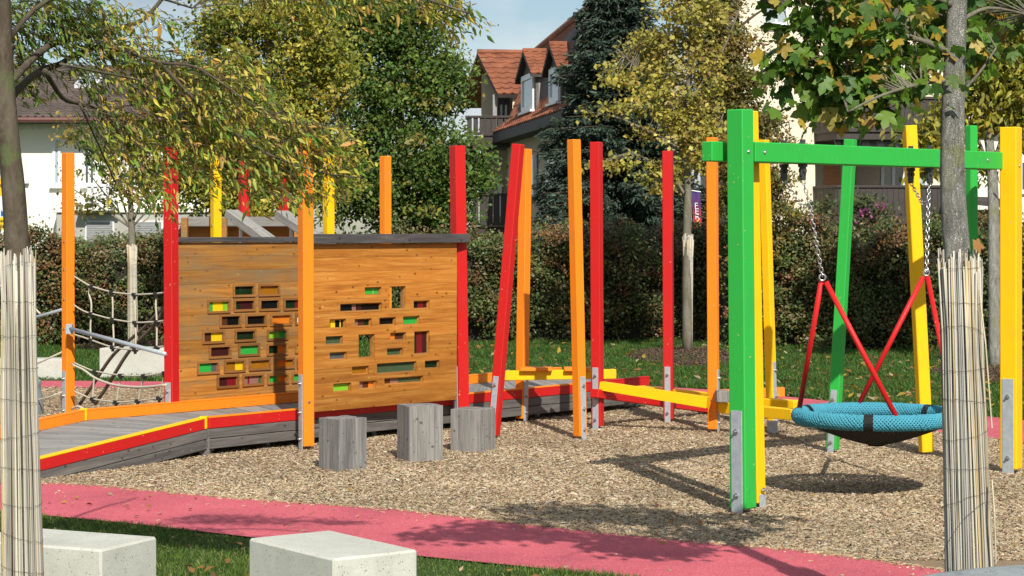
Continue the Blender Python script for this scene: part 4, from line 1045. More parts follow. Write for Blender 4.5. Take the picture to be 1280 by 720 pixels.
# --- olive brown hornbeam in front of the cream building
Yh = 34.0
t = thing('deciduous_tree', 'narrow tree with small olive and rusty brown leaves in front of the cream wall', 'tree', tuple(P(925, 436, Yh)))
_, c = trunk_part(t, [P(925, 440, Yh), P(925, 250, Yh), P(922, 100, Yh), P(920, -80, Yh)], .09, .03, BARKD)
lim = [c]
for k in range(9):
    y_ = 300 - k * 38; s_ = 1 if k % 2 else -1
    _, cc2 = trunk_part(t, [P(924, y_, Yh), P(924 + s_ * 30, y_ - 22, Yh), P(924 + s_ * 62, y_ - 34, Yh)], .025, .008, BARKD, 6, 'branch'); lim.append(cc2)
crown(t, lim, [(892, 15, 36, 70), (900, 100, 48, 60), (920, 175, 58, 52), (942, 255, 46, 48), (955, 315, 34, 30), (968, 150, 34, 6), (975, 185, 34, 7), (980, 222, 30, 7), (965, 262, 34, 10), (935, 48, 22, 6), (945, 100, 32, 7), (955, 72, 14, 5)], Yh, 640, 54, .12, .058, [(.17, .20, .04), (.27, .24, .055), (.34, .18, .05), (.09, .13, .03), (.42, .31, .07)], [3, 3, 2.4, 3, 1.5], twig=.005, surf=2.4)
# --- spruce
Ys = 42.0
t = thing('spruce_tree', 'tall dark blue-green spruce between the tiled house and the yellow tree', 'tree', tuple(P(772, 408, Ys)))
trunk_part(t, [P(772, 410, Ys), P(773, 100, Ys), P(775, -140, Ys)], .16, .02, BARKD, 8)
tips = []; br = MB(); base = P(774, 0, Ys); zt = 9.0
for z in np.arange(1.0, 8.9, .21):
    rad = (zt - z) * .285 * (1 + .1 * math.sin(z * 5)); nb = 11
    for k in range(nb):
        a = 2 * math.pi * (k + rnd.random() * .7) / nb + z * 2; r_ = rad * rnd.uniform(.72, 1.12)
        p0 = Vector((base.x, Ys, z)); pts = [p0, p0 + Vector((math.cos(a) * r_ * .5, math.sin(a) * r_ * .5, -.10 * r_)), p0 + Vector((math.cos(a) * r_, math.sin(a) * r_, -.16 * r_ + .05))]
        br.tube(pts, [.02, .014, .005], 4, False); n_ = int(26 * r_) + 5
        for i in range(n_):
            s_ = .25 + .75 * (i + rnd.random()) / n_; q0 = p0.lerp(pts[2], s_); q0.z = p0.z + (-.16 * r_ * s_ - .06 * math.sin(math.pi * s_) * r_)
            w_ = .30 * (1 - .55 * s_) * min(1, r_)
            tips.append((q0.x - math.sin(a) * rnd.uniform(-w_, w_), q0.y + math.cos(a) * rnd.uniform(-w_, w_), q0.z - rnd.random() * .05, a))
br.build('boughs', BARKD, t, recalc=False)['kind'] = 'stuff'
tips = np.array(tips); K = 9; N = len(tips) * K; ti = np.repeat(np.arange(len(tips)), K)
pos = tips[ti, :3] + rng.normal(size=(N, 3)) * np.array([.055, .055, .04])
SPR = [(0, -.12, 0), (.6, -.2, .03), (1, 0, 0), (.6, .2, .03), (0, .12, 0)]
Rm = rotmats(tips[ti, 3] + rng.normal(0, .8, N), rng.normal(.35, .4, N), rng.normal(0, .9, N))
s = rng.uniform(.08, .16, N)
o = scatter('needles', SPR, [(0, 1, 2), (0, 2, 3), (0, 3, 4)], pos, Rm, np.stack([s, s * .7, s], 1), palette([(.035, .068, .048), (.055, .10, .068), (.022, .045, .033), (.09, .135, .10)], [3, 3, 2, 1], N, .2), NEEDLE, t)
# --- big trees left of the middle
Yb = 36.5
t = thing('broadleaf_tree', 'large dark green tree with dense crown left of the tiled house', 'tree', tuple(P(505, 425, Yb)))
_, c = trunk_part(t, [P(505, 428, Yb), P(506, 260, Yb), P(498, 120, Yb), P(490, -60, Yb)], .14, .04, BARKD)
lim = [c]
for e_ in ((560, 60), (440, 80), (590, 180), (430, 190), (540, -20), (460, -40), (575, 250), (470, 250)):
    y0 = 260 - (260 - e_[1]) * .45; _, cc2 = trunk_part(t, [P(503, y0, Yb), P((503 + e_[0]) / 2, (y0 + e_[1]) / 2 - 8, Yb), P(e_[0], e_[1], Yb)], .05, .012, BARKD, 6, 'branch'); lim.append(cc2)
crown(t, lim, [(500, 20, 75, 60), (490, 110, 95, 75), (510, 200, 100, 60), (560, 235, 56, 52), (450, 230, 70, 50), (545, 100, 48, 50), (440, 40, 60, 60), (590, 215, 30, 34), (520, 270, 80, 30)], Yb, 1000, 60, .15, .072, [(.075, .17, .03), (.14, .25, .04), (.045, .11, .022), (.25, .32, .06), (.48, .38, .08)], [4, 4, 2.5, 2.5, .8], twig=.007, surf=2.0, clumpvar=.5)
Yb = 33.0
t = thing('broadleaf_tree', 'yellowing olive tree with fine leaves above the weathered window wall', 'tree', tuple(P(335, 440, Yb)))
_, c = trunk_part(t, [P(335, 443, Yb), P(334, 270, Yb), P(338, 120, Yb), P(330, -60, Yb)], .10, .03, BARKY)
lim = [c]
for e_ in ((400, 60), (270, 70), (420, 150), (240, 170), (380, -20), (290, -20), (400, 230), (250, 240)):
    y0 = 270 - (270 - e_[1]) * .4; _, cc2 = trunk_part(t, [P(335, y0, Yb), P((335 + e_[0]) / 2, (y0 + e_[1]) / 2 - 8, Yb), P(e_[0], e_[1], Yb)], .04, .01, BARKY, 6, 'branch'); lim.append(cc2)
crown(t, lim, [(335, 20, 95, 60), (330, 110, 105, 75), (345, 190, 100, 65), (290, 215, 62, 62), (415, 215, 36, 50), (400, 90, 52, 70), (235, 215, 34, 60), (330, 262, 80, 30), (270, 40, 36, 34)], Yb, 900, 56, .14, .068, [(.32, .36, .045), (.52, .46, .06), (.15, .22, .035), (.68, .54, .07), (.06, .12, .025)], [4, 3.4, 3.2, 2.2, 1.8], twig=.006, surf=2.0, twmat=BARKY, clumpvar=.5)
# --- small tree at the left with wrapped trunk
Yl = 31.0
t = thing('young_tree', 'small sparse tree with wrapped trunk behind the rope net, in front of the white house', 'tree', tuple(P(166, 450, Yl)))
_, c = trunk_part(t, [P(166, 450, Yl), P(165, 300, Yl), P(163, 240, Yl), P(165, 160, Yl)], .07, .02, BARKY)
reed_wrap(t, P(166, 450, Yl), P(165, 306, Yl), .062, .058, 24, .011); lim = [c]
for e_ in ((110, 215), (120, 150), (205, 170), (215, 230), (75, 225)):
    _, cc2 = trunk_part(t, [P(164, 285, Yl), P((164 + e_[0]) / 2, (285 + e_[1]) / 2, Yl), P(e_[0], e_[1], Yl)], .018, .006, BARKY, 6, 'branch'); lim.append(cc2)
crown(t, lim, [(160, 215, 40, 40), (115, 250, 36, 22), (80, 215, 28, 14), (85, 165, 26, 22), (135, 180, 40, 30), (195, 240, 26, 34), (190, 190, 30, 34)], Yl, 120, 26, .10, .06, [(.14, .17, .03), (.36, .28, .05), (.07, .12, .025), (.46, .30, .05)], [3, 2, 3, 1.5], twig=.004, twmat=BARKY, surf=2.4)
# --- tree behind the near yellow post at the right
Yr = 29.0
t = thing('young_tree', 'tree with pale trunk and large yellow-green leaves at the right edge', 'tree', tuple(P(1244, 466, Yr)))
_, c = trunk_part(t, [P(1245, 466, Yr), P(1243, 330, Yr), P(1241, 230, Yr), P(1236, 160, Yr), P(1238, 60, Yr), P(1240, -60, Yr)], .105, .03, BARKG)
q = MB(); lim = [c]
for e_ in ((1150, 165), (1200, 130), (1275, 150), (1290, 60), (1210, 50), (1170, 200), (1235, 20)):
    _, cc2 = trunk_part(t, [P(1238, 215, Yr), P((1240 + e_[0]) / 2, (205 + e_[1]) / 2, Yr), P(e_[0], e_[1], Yr)], .03, .008, BARKY, 6, 'branch'); lim.append(cc2)
crown(t, lim, [(1245, 110, 52, 50), (1240, 60, 60, 46), (1200, 150, 40, 26), (1160, 172, 34, 22), (1160, 200, 24, 18), (1275, 160, 30, 22), (1215, 10, 60, 40), (1285, 90, 30, 60), (1222, 205, 16, 18)], Yr, 340, 24, .13, .12, [(.46, .44, .055), (.28, .34, .045), (.62, .54, .08), (.12, .19, .03), (.36, .22, .05)], [4, 3, 3, 2, 1], templ=(LANC, LANCF), twig=.006, twmat=BARKY, surf=2.2, wratio=1.3, pitch=(.7, .5))
# --- hedges
def hedge(px0, px1, Y0, Y1, top0, top1, label, N, red):
    xa, xb = (px0 - 640) * Y0 / FOC, (px1 - 640) * Y1 / FOC; L = xb - xa
    t = thing('hedge', label, 'hedge', ((xa + xb) / 2, (Y0 + Y1) / 2 + .6, 0))
    hx = lambda u: top0 + (top1 - top0) * u + .10 * math.sin(u * L * 2.1) + .07 * math.sin(u * L * 5.3 + 1)
    nu = int(L / .3); q = MB(); q.smooth = True; vs = []; fs = []
    prof = [(.22, 0), (.12, .35), (.14, .8), (.5, .93), (1.0, .9), (1.35, .5), (1.3, 0)]
    for i in range(nu + 1):
        u = i / nu; x = xa + L * u; Y = Y0 + (Y1 - Y0) * u
        for (dy, hz_) in prof: vs.append((x, Y + dy + rnd.uniform(-.07, .07), max(0, hz_ * (hx(u) - .12) + (rnd.uniform(-.08, .08) if hz_ else 0))))
    k = len(prof)
    for i in range(nu):
        for j in range(k - 1): fs.append((i * k + j, (i + 1) * k + j, (i + 1) * k + j + 1, i * k + j + 1))
    fs.append(tuple(range(k))); fs.append(tuple(nu * k + j for j in range(k)))
    q.add(vs, fs); o = q.build('twig_core', plain('hedge_core', (.020, .020, .010), (.035, .028, .016), 12, .95, .8, .05), t); o['kind'] = 'stuff'
    # leaf clumps on the front and top
    nc = int(L * 75); u = rng.random(nc); v = rng.random(nc) ** .8; top = np.array([hx(a) for a in u])
    dep = np.where(v > .86, rng.uniform(0, 1.0, nc), rng.normal(.08, .09, nc) + .10 * np.sin(u * L * 3.3 + 4 * v) * np.sin(v * 7 + u * L))
    C_ = np.stack([xa + L * u, Y0 + (Y1 - Y0) * u + dep, np.where(v > .86, top - rng.uniform(.0, .12, nc), .05 + v * top / .9 * .95)], 1)
    per = N // nc; ci = np.repeat(np.arange(nc), per); M_ = nc * per
    pos = C_[ci] + rng.normal(size=(M_, 3)) * np.array([.10, .07, .085]); pos[:, 2] = np.maximum(pos[:, 2], .02)
    pal = [(.09, .14, .035), (.16, .19, .06), (.05, .085, .026), (.36, .15, .07), (.22, .07, .04), (.28, .22, .10)]
    hi = np.clip((C_[:, 2] / 2.0), 0, 1); w1 = [4, 3, 3, .4 * red, .3 * red, .6]; w2 = [2, 2, 2, 1.6 * red, 1.0 * red, 1.6]
    ca, cb = palette(pal, w1, nc, .2), palette(pal, w2, nc, .2); pick = rng.random(nc) < hi
    cl = np.where(pick[:, None], cb, ca)[ci] * .6 + palette(pal, w1, M_, .25) * .4
    s = rng.uniform(.6, 1.3, M_) * .056
    scatter('foliage', DIA, DIAF, pos, np.einsum('ij,njk->nik', TILT, rotmats(rng.uniform(0, 6.28, M_), rng.normal(.1, .6, M_), rng.normal(0, .6, M_))), np.stack([s, s * 1.15, s], 1), cl, HEDGEM, t)
    # stray shoots on top
    ns = int(L * 5); us = rng.random(ns); q = MB(); sp = []
    for a in us:
        x = xa + L * a; Y = Y0 + (Y1 - Y0) * a + rnd.uniform(.1, .9); h = hx(a); e = Vector((x + rnd.gauss(0, .07), Y + rnd.gauss(0, .07), h + abs(rnd.gauss(0, .13)))); b = Vector((x, Y, h - .2)); q.tube([b, e], [.004, .002], 4, False)
        for k_ in range(9): sp.append(b.lerp(e, .4 + .6 * rnd.random()) + Vector((rnd.gauss(0, .03), rnd.gauss(0, .03), 0)))
    q.build('shoots', BARKD, t, recalc=False)['kind'] = 'stuff'; sp = np.array([tuple(p) for p in sp]); n_ = len(sp)
    scatter('shoot_leaves', DIA, DIAF, sp, rotmats(rng.uniform(0, 6.28, n_), rng.normal(0, .6, n_), rng.normal(0, .6, n_)), rng.uniform(.04, .07, n_), palette(pal, w2, n_, .2), HEDGEM, t)
hedge(-60, 232, 33.6, 35.2, 1.78, 1.82, 'low green and reddish hedge behind the rope net in front of the white house', 42000, 1.6)
hedge(236, 905, 35.2, 36.2, 1.75, 2.02, 'long dense hedge with green and rusty leaves running behind the middle posts', 84000, 1.0)
hedge(909, 1340, 34.2, 32.6, 1.98, 2.02, 'dark clipped hedge with reddish shoots behind the basket swing', 64000, 1.1)
# purple asters behind the right hedge
t = thing('flowering_bush', 'pink flowers rising above the hedge in front of the brown balcony', 'bush', tuple(P(1110, 400, 35.6)))
crown(t, [[P(1090, 400, 35.6), P(1095, 290, 35.6)]], [(1075, 285, 45, 22), (1090, 262, 30, 20), (1020, 262, 22, 18)], 35.6, 60, 26, .10, .07, [(.07, .12, .03), (.12, .16, .05), (.16, .08, .04)], [3, 2, 1], twig=.004)
n_ = 55; C_ = lobe_pts([(1082, 264, 10, 6), (1103, 257, 6, 5), (1064, 280, 8, 8)], n_, 35.2)
scatter('petals', DIA, DIAF, C_, rotmats(rng.uniform(0, 6.28, n_), rng.normal(.6, .6, n_), rng.normal(0, .5, n_)), rng.uniform(.05, .09, n_), palette([(.60, .12, .38), (.45, .08, .30)], [1, 1], n_, .15), LEAF, t)

# ------------------------------------------------------------------ near left tree
def leaf_mesh(name, tv, tf, color, mat):
    me = bpy.data.meshes.new(name); me.from_pydata([tuple(v) for v in tv], [], tf); a = me.color_attributes.new('tint', 'FLOAT_COLOR', 'POINT')
    a.data.foreach_set('color', np.array([[*color, 1]] * len(tv), np.float32).ravel()); me.materials.append(mat); me.shade_smooth(); return me
def leaf_objects(t, meshes, wts, pos, Rm, scale):
    idx = rng.choice(len(meshes), len(pos), p=np.array(wts) / sum(wts)); Wi = W[t.name].inverted()
    for i in range(len(pos)):
        o = bpy.data.objects.new('leaf', meshes[idx[i]]); COL.objects.link(o); o.parent = t
        M = Matrix([list(Rm[i][r_] * scale[i]) + [pos[i][r_]] for r_ in range(3)] + [[0, 0, 0, 1]]); o.matrix_basis = Wi @ M
YT = 9.42
t = thing('reed_wrapped_tree', 'near tree at the left edge with dark trunk and long drooping yellow-green leaves', 'tree', (P(30, 770, YT).x, YT, 0))
_, c = trunk_part(t, [P(31, 775, YT), P(27, 500, YT), P(22, 330, YT), P(17, 240, YT), P(11, 180, YT), P(5, 100, YT), P(1, 0, YT), P(-6, -170, YT)], .062, .041, BARKD, 20)
reed_wrap(t, Vector((P(30, 772, YT).x, YT, 0)), P(22, 314, YT), .092, .066, 44, .0044)
lim = [c]
LL = [([(8, 128, 10.3), (28, 106, 10.25), (52, 88, 10.2), (75, 80, 10.1), (100, 66, 10.0), (140, 60, 9.9), (200, 78, 9.8), (245, 84, 9.8), (300, 120, 9.8), (345, 150, 9.8)], .021, .002),
      ([(56, 88, 10.2), (78, 122, 10.2), (100, 130, 10.1), (130, 142, 10.1), (158, 180, 10.0), (180, 178, 10.0), (176, 215, 10.0)], .012, .004),
      ([(15, 100, 10.3), (60, 58, 10.5), (110, 45, 10.7), (160, 32, 10.8), (182, 22, 10.9), (208, -8, 11.0)], .018, .010),
      ([(75, 80, 10.1), (150, 95, 10.2), (200, 104, 10.2), (260, 100, 10.3), (330, 96, 10.3), (400, 110, 10.4)], .006, .002),
      ([(200, 78, 9.8), (260, 140, 9.8), (330, 190, 9.8), (400, 215, 9.9), (450, 222, 9.9)], .009, .003),
      ([(100, 130, 10.1), (125, 185, 10.1), (145, 230, 10.1)], .006, .003),
      ([(-6, -170, 10.3), (120, -130, 9.8), (260, -70, 9.6), (400, -40, 9.5), (500, -12, 9.5), (590, 18, 9.5)], .022, .004),
      ([(3, 60, 10.3), (60, 0, 10.1), (160, -10, 9.9), (240, 10, 9.8)], .014, .004),
      ([(15, 60, 10.3), (-40, 20, 10.2), (-110, 0, 10.2)], .02, .005), ([(8, 150, 10.3), (-30, 110, 10.2), (-60, 100, 10.2)], .012, .004)]
for pts, r0, r1 in LL:
    y0_ = pts[0][2]
    pts = [(x, y, Y - .88 * max(0, 1 - i / 3) * (y0_ > 10)) for i, (x, y, Y) in enumerate(pts)]
    _, cc2 = trunk_part(t, [P(*p) for p in pts], r0, r1, BARKD, 8, 'branch'); lim.append(cc2)
lobes = [(70, 10, 95, 42), (20, 70, 40, 60), (140, 40, 95, 45), (185, 95, 100, 50), (255, 140, 110, 52), (140, 175, 55, 42), (330, 175, 95, 45), (385, 215, 62, 26), (215, 185, 70, 38), (310, 232, 85, 14), (290, 95, 60, 40), (180, 235, 45, 22), (350, -25, 100, 36), (475, -8, 90, 26), (560, 12, 42, 14), (400, 180, 50, 30)]
nT = 980; C_ = lobe_pts([(*l, 0, .55) for l in lobes], nT, 9.95, 2.4)
tw = MB(); tw.smooth = True; LP, LY, LPi = [], [], []
for c_ in C_:
    p = Vector(c_); pa = p + Vector((-rnd.uniform(.05, .45), rnd.gauss(0, .05), rnd.uniform(0, .2))); b = min((nearest_on(l, pa) for l in lim), key=lambda x: x[0])[1]
    d = (p - b); k_ = min(1.0, .13 / max(d.length, .01)); b2 = b if d.length < .12 or rnd.random() < .12 else p - d * k_
    mid = b2.lerp(p, .5) + Vector((rnd.gauss(0, .02), rnd.gauss(0, .02), rnd.uniform(0, .04))); e_ = p + Vector((d.x * .25, d.y * .2, -.07)); tw.tube([b2, mid, p, e_], [.0018, .0016, .0013, .0009], 4, False)
    yaw0 = math.atan2(d.y, d.x) * .35
    for i in range(10):
        s_ = i / 8; q_ = (mid.lerp(p, s_ * 2) if s_ < .5 else p.lerp(e_, s_ * 2 - 1)); LP.append((q_.x + rnd.gauss(0, .012), q_.y + rnd.gauss(0, .012), q_.z + rnd.gauss(0, .01)))
        LY.append(yaw0 + (1 if i % 2 else -1) * rnd.uniform(.2, 1.3) + rnd.gauss(0, .45)); LPi.append(rnd.gauss(.66, .48))
tw.build('twigs', BARKD, t, recalc=False)['kind'] = 'stuff'
LP = np.array(LP); LY = np.array(LY); LPi = np.array(LPi); N = len(LP); Rm = rotmats(LY, LPi, rng.normal(0, .7, N)); s = rng.lognormal(math.log(.045), .28, N)
near = (LP[:, 1] < 9.9) & (LP[:, 0] > -2.4) & (LP[:, 2] < 3.0); idx = np.where(near)[0]; idx = rng.permutation(idx)[:290]; rest = np.setdiff1d(np.arange(N), idx)
LC = [(.24, .40, .06), (.14, .28, .04), (.52, .56, .10), (.86, .70, .12), (.78, .50, .15), (.50, .30, .13)]; LW = [3.0, 1.3, 3.8, 3.0, 1.8, .8]
pal_ = palette(LC, LW, N, .15)
# left part greener
gr = LP[:, 0] < -1.95; pal_[gr] = pal_[gr] * .35 + np.array([.08, .20, .035]) * .65 * np.clip(rng.normal(1, .3, (gr.sum(), 1)), .3, 2)
scatter('foliage', LANC, LANCF, LP[rest], Rm[rest], np.stack([s[rest], s[rest] * .95, s[rest]], 1), pal_[rest], LEAF, t)
lm = [leaf_mesh('leaf', LANC, LANCF, c_, LEAFO) for c_ in LC]
leaf_objects(t, lm, LW, LP[idx], Rm[idx], s[idx])

# ------------------------------------------------------------------ near right tree (star-shaped leaves)
YT = 9.5
t = thing('reed_wrapped_tree', 'near tree at the right with pale rough bark and star-shaped green and yellow leaves', 'tree', (P(1214, 720, YT).x, YT, 0))
gz = 290 + 1.9 * FOC / YT
_, c = trunk_part(t, [P(1213, gz + 4, YT), P(1205, 500, YT), P(1197, 330, YT), P(1191, 240, YT), P(1191, 150, YT), P(1194, 60, YT), P(1197, -40, YT), P(1196, -240, YT)], .070, .040, BARKG, 20)
c_b = curve([P(1213, gz, YT), P(1198, 312, YT)], 2)
reed_wrap(t, P(1214, gz, YT), P(1199, 316, YT), .110, .086, 52, .0046)
# two loose reeds standing off the mat
q = MB(); q.tube([P(1226, 380, YT - .1), P(1232, 430, YT - .13), P(1240, 535, YT - .12)], .004, 5); q.build('loose_reed', plain('reed_plain', (.6, .52, .36), None, 20, .7), t)
q = MB(); q.tube([P(1240, 600, YT - .12), P(1243, 640, YT - .15), P(1245, 705, YT - .13)], .004, 5); q.build('loose_reed', plain('reed_plain', (.6, .52, .36), None, 20, .7), t)
lim = [c]
LL = [([(1194, 70, 11.5), (1150, 50, 11.4), (1090, 40, 11.3), (1030, 60, 11.2), (985, 90, 11.2)], .018), ([(1194, 100, 11.5), (1150, 105, 11.2), (1100, 120, 11.0), (1060, 140, 11.0)], .012), ([(1196, 10, 11.5), (1130, -20, 11.3), (1040, -30, 11.2), (970, 10, 11.2)], .016),
      ([(1196, 30, 11.5), (1235, 10, 11.5), (1290, 20, 11.6)], .014), ([(1198, -120, 11.5), (1130, -200, 10.6), (1050, -260, 9.8)], .022), ([(1198, 120, 11.5), (1225, 90, 11.5), (1245, 60, 11.5)], .010)]
for pts, r0 in LL:
    _, cc2 = trunk_part(t, [P(p[0], p[1], p[2] - 2.0) for p in pts], r0 * .9, .004, BARKY, 8, 'branch'); lim.append(cc2)
def star():
    v = [(.32, 0, 0)]; n = 5; f = []
    angs = [-128, -64, 0, 64, 128]; rad = [.46, .60, .70, .60, .46]; pts = [(0, 0, 0)]
    for i, (a, r_) in enumerate(zip(angs, rad)):
        ar = R(a)
        def at(da, rr): return (.32 + rr * math.cos(ar + R(da)), rr * math.sin(ar + R(da)), -.10 * (rr / .7) ** 2)
        pts += [at(-23, r_ * .70), at(0, r_), at(23, r_ * .70)]
        if i < 4: b_ = R((a + angs[i + 1]) / 2); pts.append((.32 + .33 * math.cos(b_), .33 * math.sin(b_), .02))
    v += pts; k = len(pts); f = [(0, 1 + i, 1 + (i + 1) % k) for i in range(k)]; return v, f
SV, SF = star()
lobes = [(1060, 35, 92, 55), (1100, 95, 80, 38), (1035, 98, 58, 40), (1150, 36, 80, 50, .3), (1085, 122, 48, 20), (1000, 50, 38, 62), (1245, 10, 62, 40, .9), (1120, -50, 110, 46, .6), (1225, 55, 40, 26, .6)]
nC = 250; C1 = lobe_pts([(*l[:4], l[4] if len(l) > 4 else 0, .45) for l in lobes], nC, 9.25, 2.2)
C2 = lobe_pts([(1020, -170, 190, 80, .4, .6), (880, -140, 130, 60, -.2, .8), (760, -120, 90, 30, -.3, .9)], 230, 9.25, 2.0)
tw = MB(); tw.smooth = True; LP, LY, LPi, vis = [], [], [], []
for ii, c_ in enumerate(np.vstack([C1, C2])):
    p = Vector(c_); b = min((nearest_on(l, p) for l in lim), key=lambda x: x[0])[1]; mid = b.lerp(p, .6) + Vector((0, 0, .05)); tw.tube([b, mid, p], [.005, .003, .0015], 4, False)
    for i in range(6):
        q_ = p + Vector((rnd.gauss(0, .066), rnd.gauss(0, .066), rnd.gauss(0, .055))); LP.append(tuple(q_)); d = q_ - p; LY.append(math.atan2(d.y, d.x) + rnd.gauss(0, .7)); LPi.append(rnd.gauss(.75, .5)); vis.append(ii < nC)
tw.build('twigs', BARKY, t, recalc=False)['kind'] = 'stuff'
LP = np.array(LP); N = len(LP); Rm = rotmats(np.array(LY), np.array(LPi), rng.normal(0, .55, N)); s = rng.lognormal(math.log(.074), .2, N); vis = np.array(vis)
front = vis & (LP[:, 2] < 3.15); idx = np.where(front)[0]; idx = idx[np.argsort(LP[idx, 1])][:295]; rest = np.setdiff1d(np.arange(N), idx)
LC = [(.11, .24, .03), (.06, .16, .025), (.20, .36, .04), (.60, .42, .06), (.62, .52, .13), (.38, .24, .06)]; LW = [4, 3, 3.2, 1.5, .8, .7]
scatter('foliage', SV, SF, LP[rest], Rm[rest], s[rest], palette(LC, LW, len(rest), .15), LEAF, t)
leaf_objects(t, [leaf_mesh('leaf', SV, SF, c_, LEAFO) for c_ in LC], LW, LP[idx], Rm[idx], s[idx])
# the single orange leaf caught on the wrap
o = bpy.data.objects.new('leaf', leaf_mesh('leaf', SV, SF, (.62, .30, .10), LEAFO)); COL.objects.link(o); o.parent = t
Rl = rotmats(np.array([.4]), np.array([.2]), np.array([1.2]))[0] * .072; pp = P(1216, 305, 9.4); o.matrix_basis = W[t.name].inverted() @ Matrix([list(Rl[r_]) + [pp[r_]] for r_ in range(3)] + [[0, 0, 0, 1]])
#MARK_BUILD
# ------------------------------------------------------------------ buildings
def stucco(name, c): return plain(name, c, tuple(x * .93 for x in c), 1.2, .92, .25, .01, rand=False, det=7)
CREAM = stucco('cream_render', (.80, .70, .54)); BEIGE = stucco('beige_render', (.44, .37, .27)); WHITE = stucco('white_render', (.82, .80, .70)); TAN = stucco('tan_render', (.55, .42, .32))
BROWNW = plain('dark_brown_boards', (.032, .024, .021), (.055, .042, .037), 9, .65, .3, .004, scale=(6, 6, .6))
WHITEF = plain('white_frame', (.78, .79, .80), None, 6, .4, 0); SHUT = plain('grey_shutter', (.30, .31, .31), (.24, .25, .25), 6, .6)
ORW = plain('orange_boards', (.55, .22, .07), (.45, .16, .05), 8, .6); GREYM = plain('grey_cladding', (.30, .28, .25), (.25, .235, .21), 3, .5, .1)
def glass(name, c):
    m, n, l, b = newmat(name); b.inputs['Base Color'].default_value = (*c, 1); b.inputs['Roughness'].default_value = .06; b.inputs['Specular IOR Level'].default_value = .9
    f = noise(n, l, coords(n, l), 1.1, 3); bump(n, l, f, b, .04, .02); return m
GLASS = glass('window_glass', (.05, .07, .08)); GLASSB = glass('window_curtain_glass', (.34, .40, .42))
def tilemat(name, a, b_, c):
    m, n, l, b = newmat(name); v = coords(n, l, (1, 1, 1)); vo = n.new('ShaderNodeTexVoronoi'); vo.inputs['Scale'].default_value = 3.2; l.new(v, vo.inputs['Vector'])
    r = ramp(n, [(0, a), (.5, b_), (1, c)]); l.new(vo.outputs['Color'], r.inputs[0]); f = noise(n, l, v, 1.5, 7, .7)
    fr_ = ramp(n, [(.3, (.62, .62, .62)), (.65, (1.08, 1.08, 1.08))]); l.new(f, fr_.inputs[0])
    l.new(mixc(n, l, 1.0, r.outputs[0], fr_.outputs[0], 'MULTIPLY'), b.inputs['Base Color']); b.inputs['Roughness'].default_value = .75; return m
TILE = tilemat('red_clay_tile', (.19, .062, .032), (.27, .09, .042), (.35, .125, .06)); TILEB = tilemat('brown_tile', (.085, .06, .05), (.12, .09, .075), (.16, .12, .10))
def tiles(name, e0, e1, r0, r1, mat, parent, tw_=.26, th_=.34, lift=.045):
    """eave e0->e1, ridge r0->r1; every tile a curved piece overlapping the row below"""
    e0, e1, r0, r1 = map(Vector, (e0, e1, r0, r1)); nr = max(2, round((r0 - e0).length / th_)); ncol = max(2, round((e1 - e0).length / tw_))
    nrm = (e1 - e0).cross(r0 - e0).normalized()
    if nrm.z < 0: nrm.negate()
    q = MB(); prof = [(0, .25), (.22, 0), (.5, .1), (.78, .95), (1.0, .25)]
    for i in range(nr):
        v0, v1 = i / nr, min(1, (i + 1.12) / nr); jit = 0
        for k in range(ncol):
            vs = []; dz = rnd.uniform(-.004, .004)
            for (v, up) in ((v0, lift * .75), (v1, .008)):
                A_, B_ = e0.lerp(r0, v), e1.lerp(r1, v)
                for (x, h) in prof: vs.append(A_.lerp(B_, (k + x) / ncol) + nrm * (up + dz + h * lift * .8))
            vs += [v - nrm * lift * .7 for v in vs[:5]]
            q.add(vs, [(j, j + 1, 6 + j, 5 + j) for j in range(4)] + [(10 + j, 11 + j, j + 1, j) for j in range(4)])
    o = q.build(name, mat, parent, recalc=False); o['kind'] = 'stuff'; return o
def slab(name, pts, n, th, mat, parent):    # planar polygon with thickness along n
    q = MB(); n = Vector(n).normalized(); k = len(pts); v = [Vector(p) for p in pts]; v2 = [p + n * th for p in v]
    q.add(v + v2, [tuple(range(k)), tuple(range(2 * k - 1, k - 1, -1))] + [(i, (i + 1) % k, k + (i + 1) % k, k + i) for i in range(k)]); return q.build(name, mat, parent)
def vwall(name, a, b, z0, z1, th, mat, parent):     # a,b plan points of the face, thickness away from camera side
    a, b = Vector((a[0], a[1], 0)), Vector((b[0], b[1], 0)); n = Vector((-(b - a).y, (b - a).x, 0)).normalized()
    return slab(name, [(a.x, a.y, z0), (b.x, b.y, z0), (b.x, b.y, z1), (a.x, a.y, z1)], n, th, mat, parent)
def window(a, b, z0, z1, parent, glassm=GLASS, fr=.07, mull=True, proud=.03, fmat=None):
    """frame and panes on a face running a->b (left to right seen from outside)"""
    a, b = Vector((a[0], a[1], 0)), Vector((b[0], b[1], 0)); L = (b - a).length; M = frame(a, b)
    us = [0, fr, L - fr, L]; zs = [z0, z0 + fr, z1 - fr, z1]
    mid = L / 2
    if mull: us = [0, fr, mid - fr / 2, mid + fr / 2, L - fr, L]
    q = cells(us, zs, lambda u, z: not ((fr < u < L - fr) and (z0 + fr < z < z1 - fr) and not (mull and abs(u - mid) < fr / 2)), -proud, .04)
    w_ = q.build('window', fmat or WHITEF, parent, M, local=True)
    for (u0, u1) in (((fr, mid - fr / 2), (mid + fr / 2, L - fr)) if mull else ((fr, L - fr),)):
        q = MB(); q.box(u0 - .002, u1 + .002, -.008, .0, z0 + fr - .002, z1 - fr + .002); q.build('pane', glassm, w_, M, local=True)
    q = MB(); q.box(-.06, L + .06, -proud - .07, .02, z0 - .06, z0 - .002); q.build('sill', fmat or WHITEF, w_, M, local=True)
    return w_
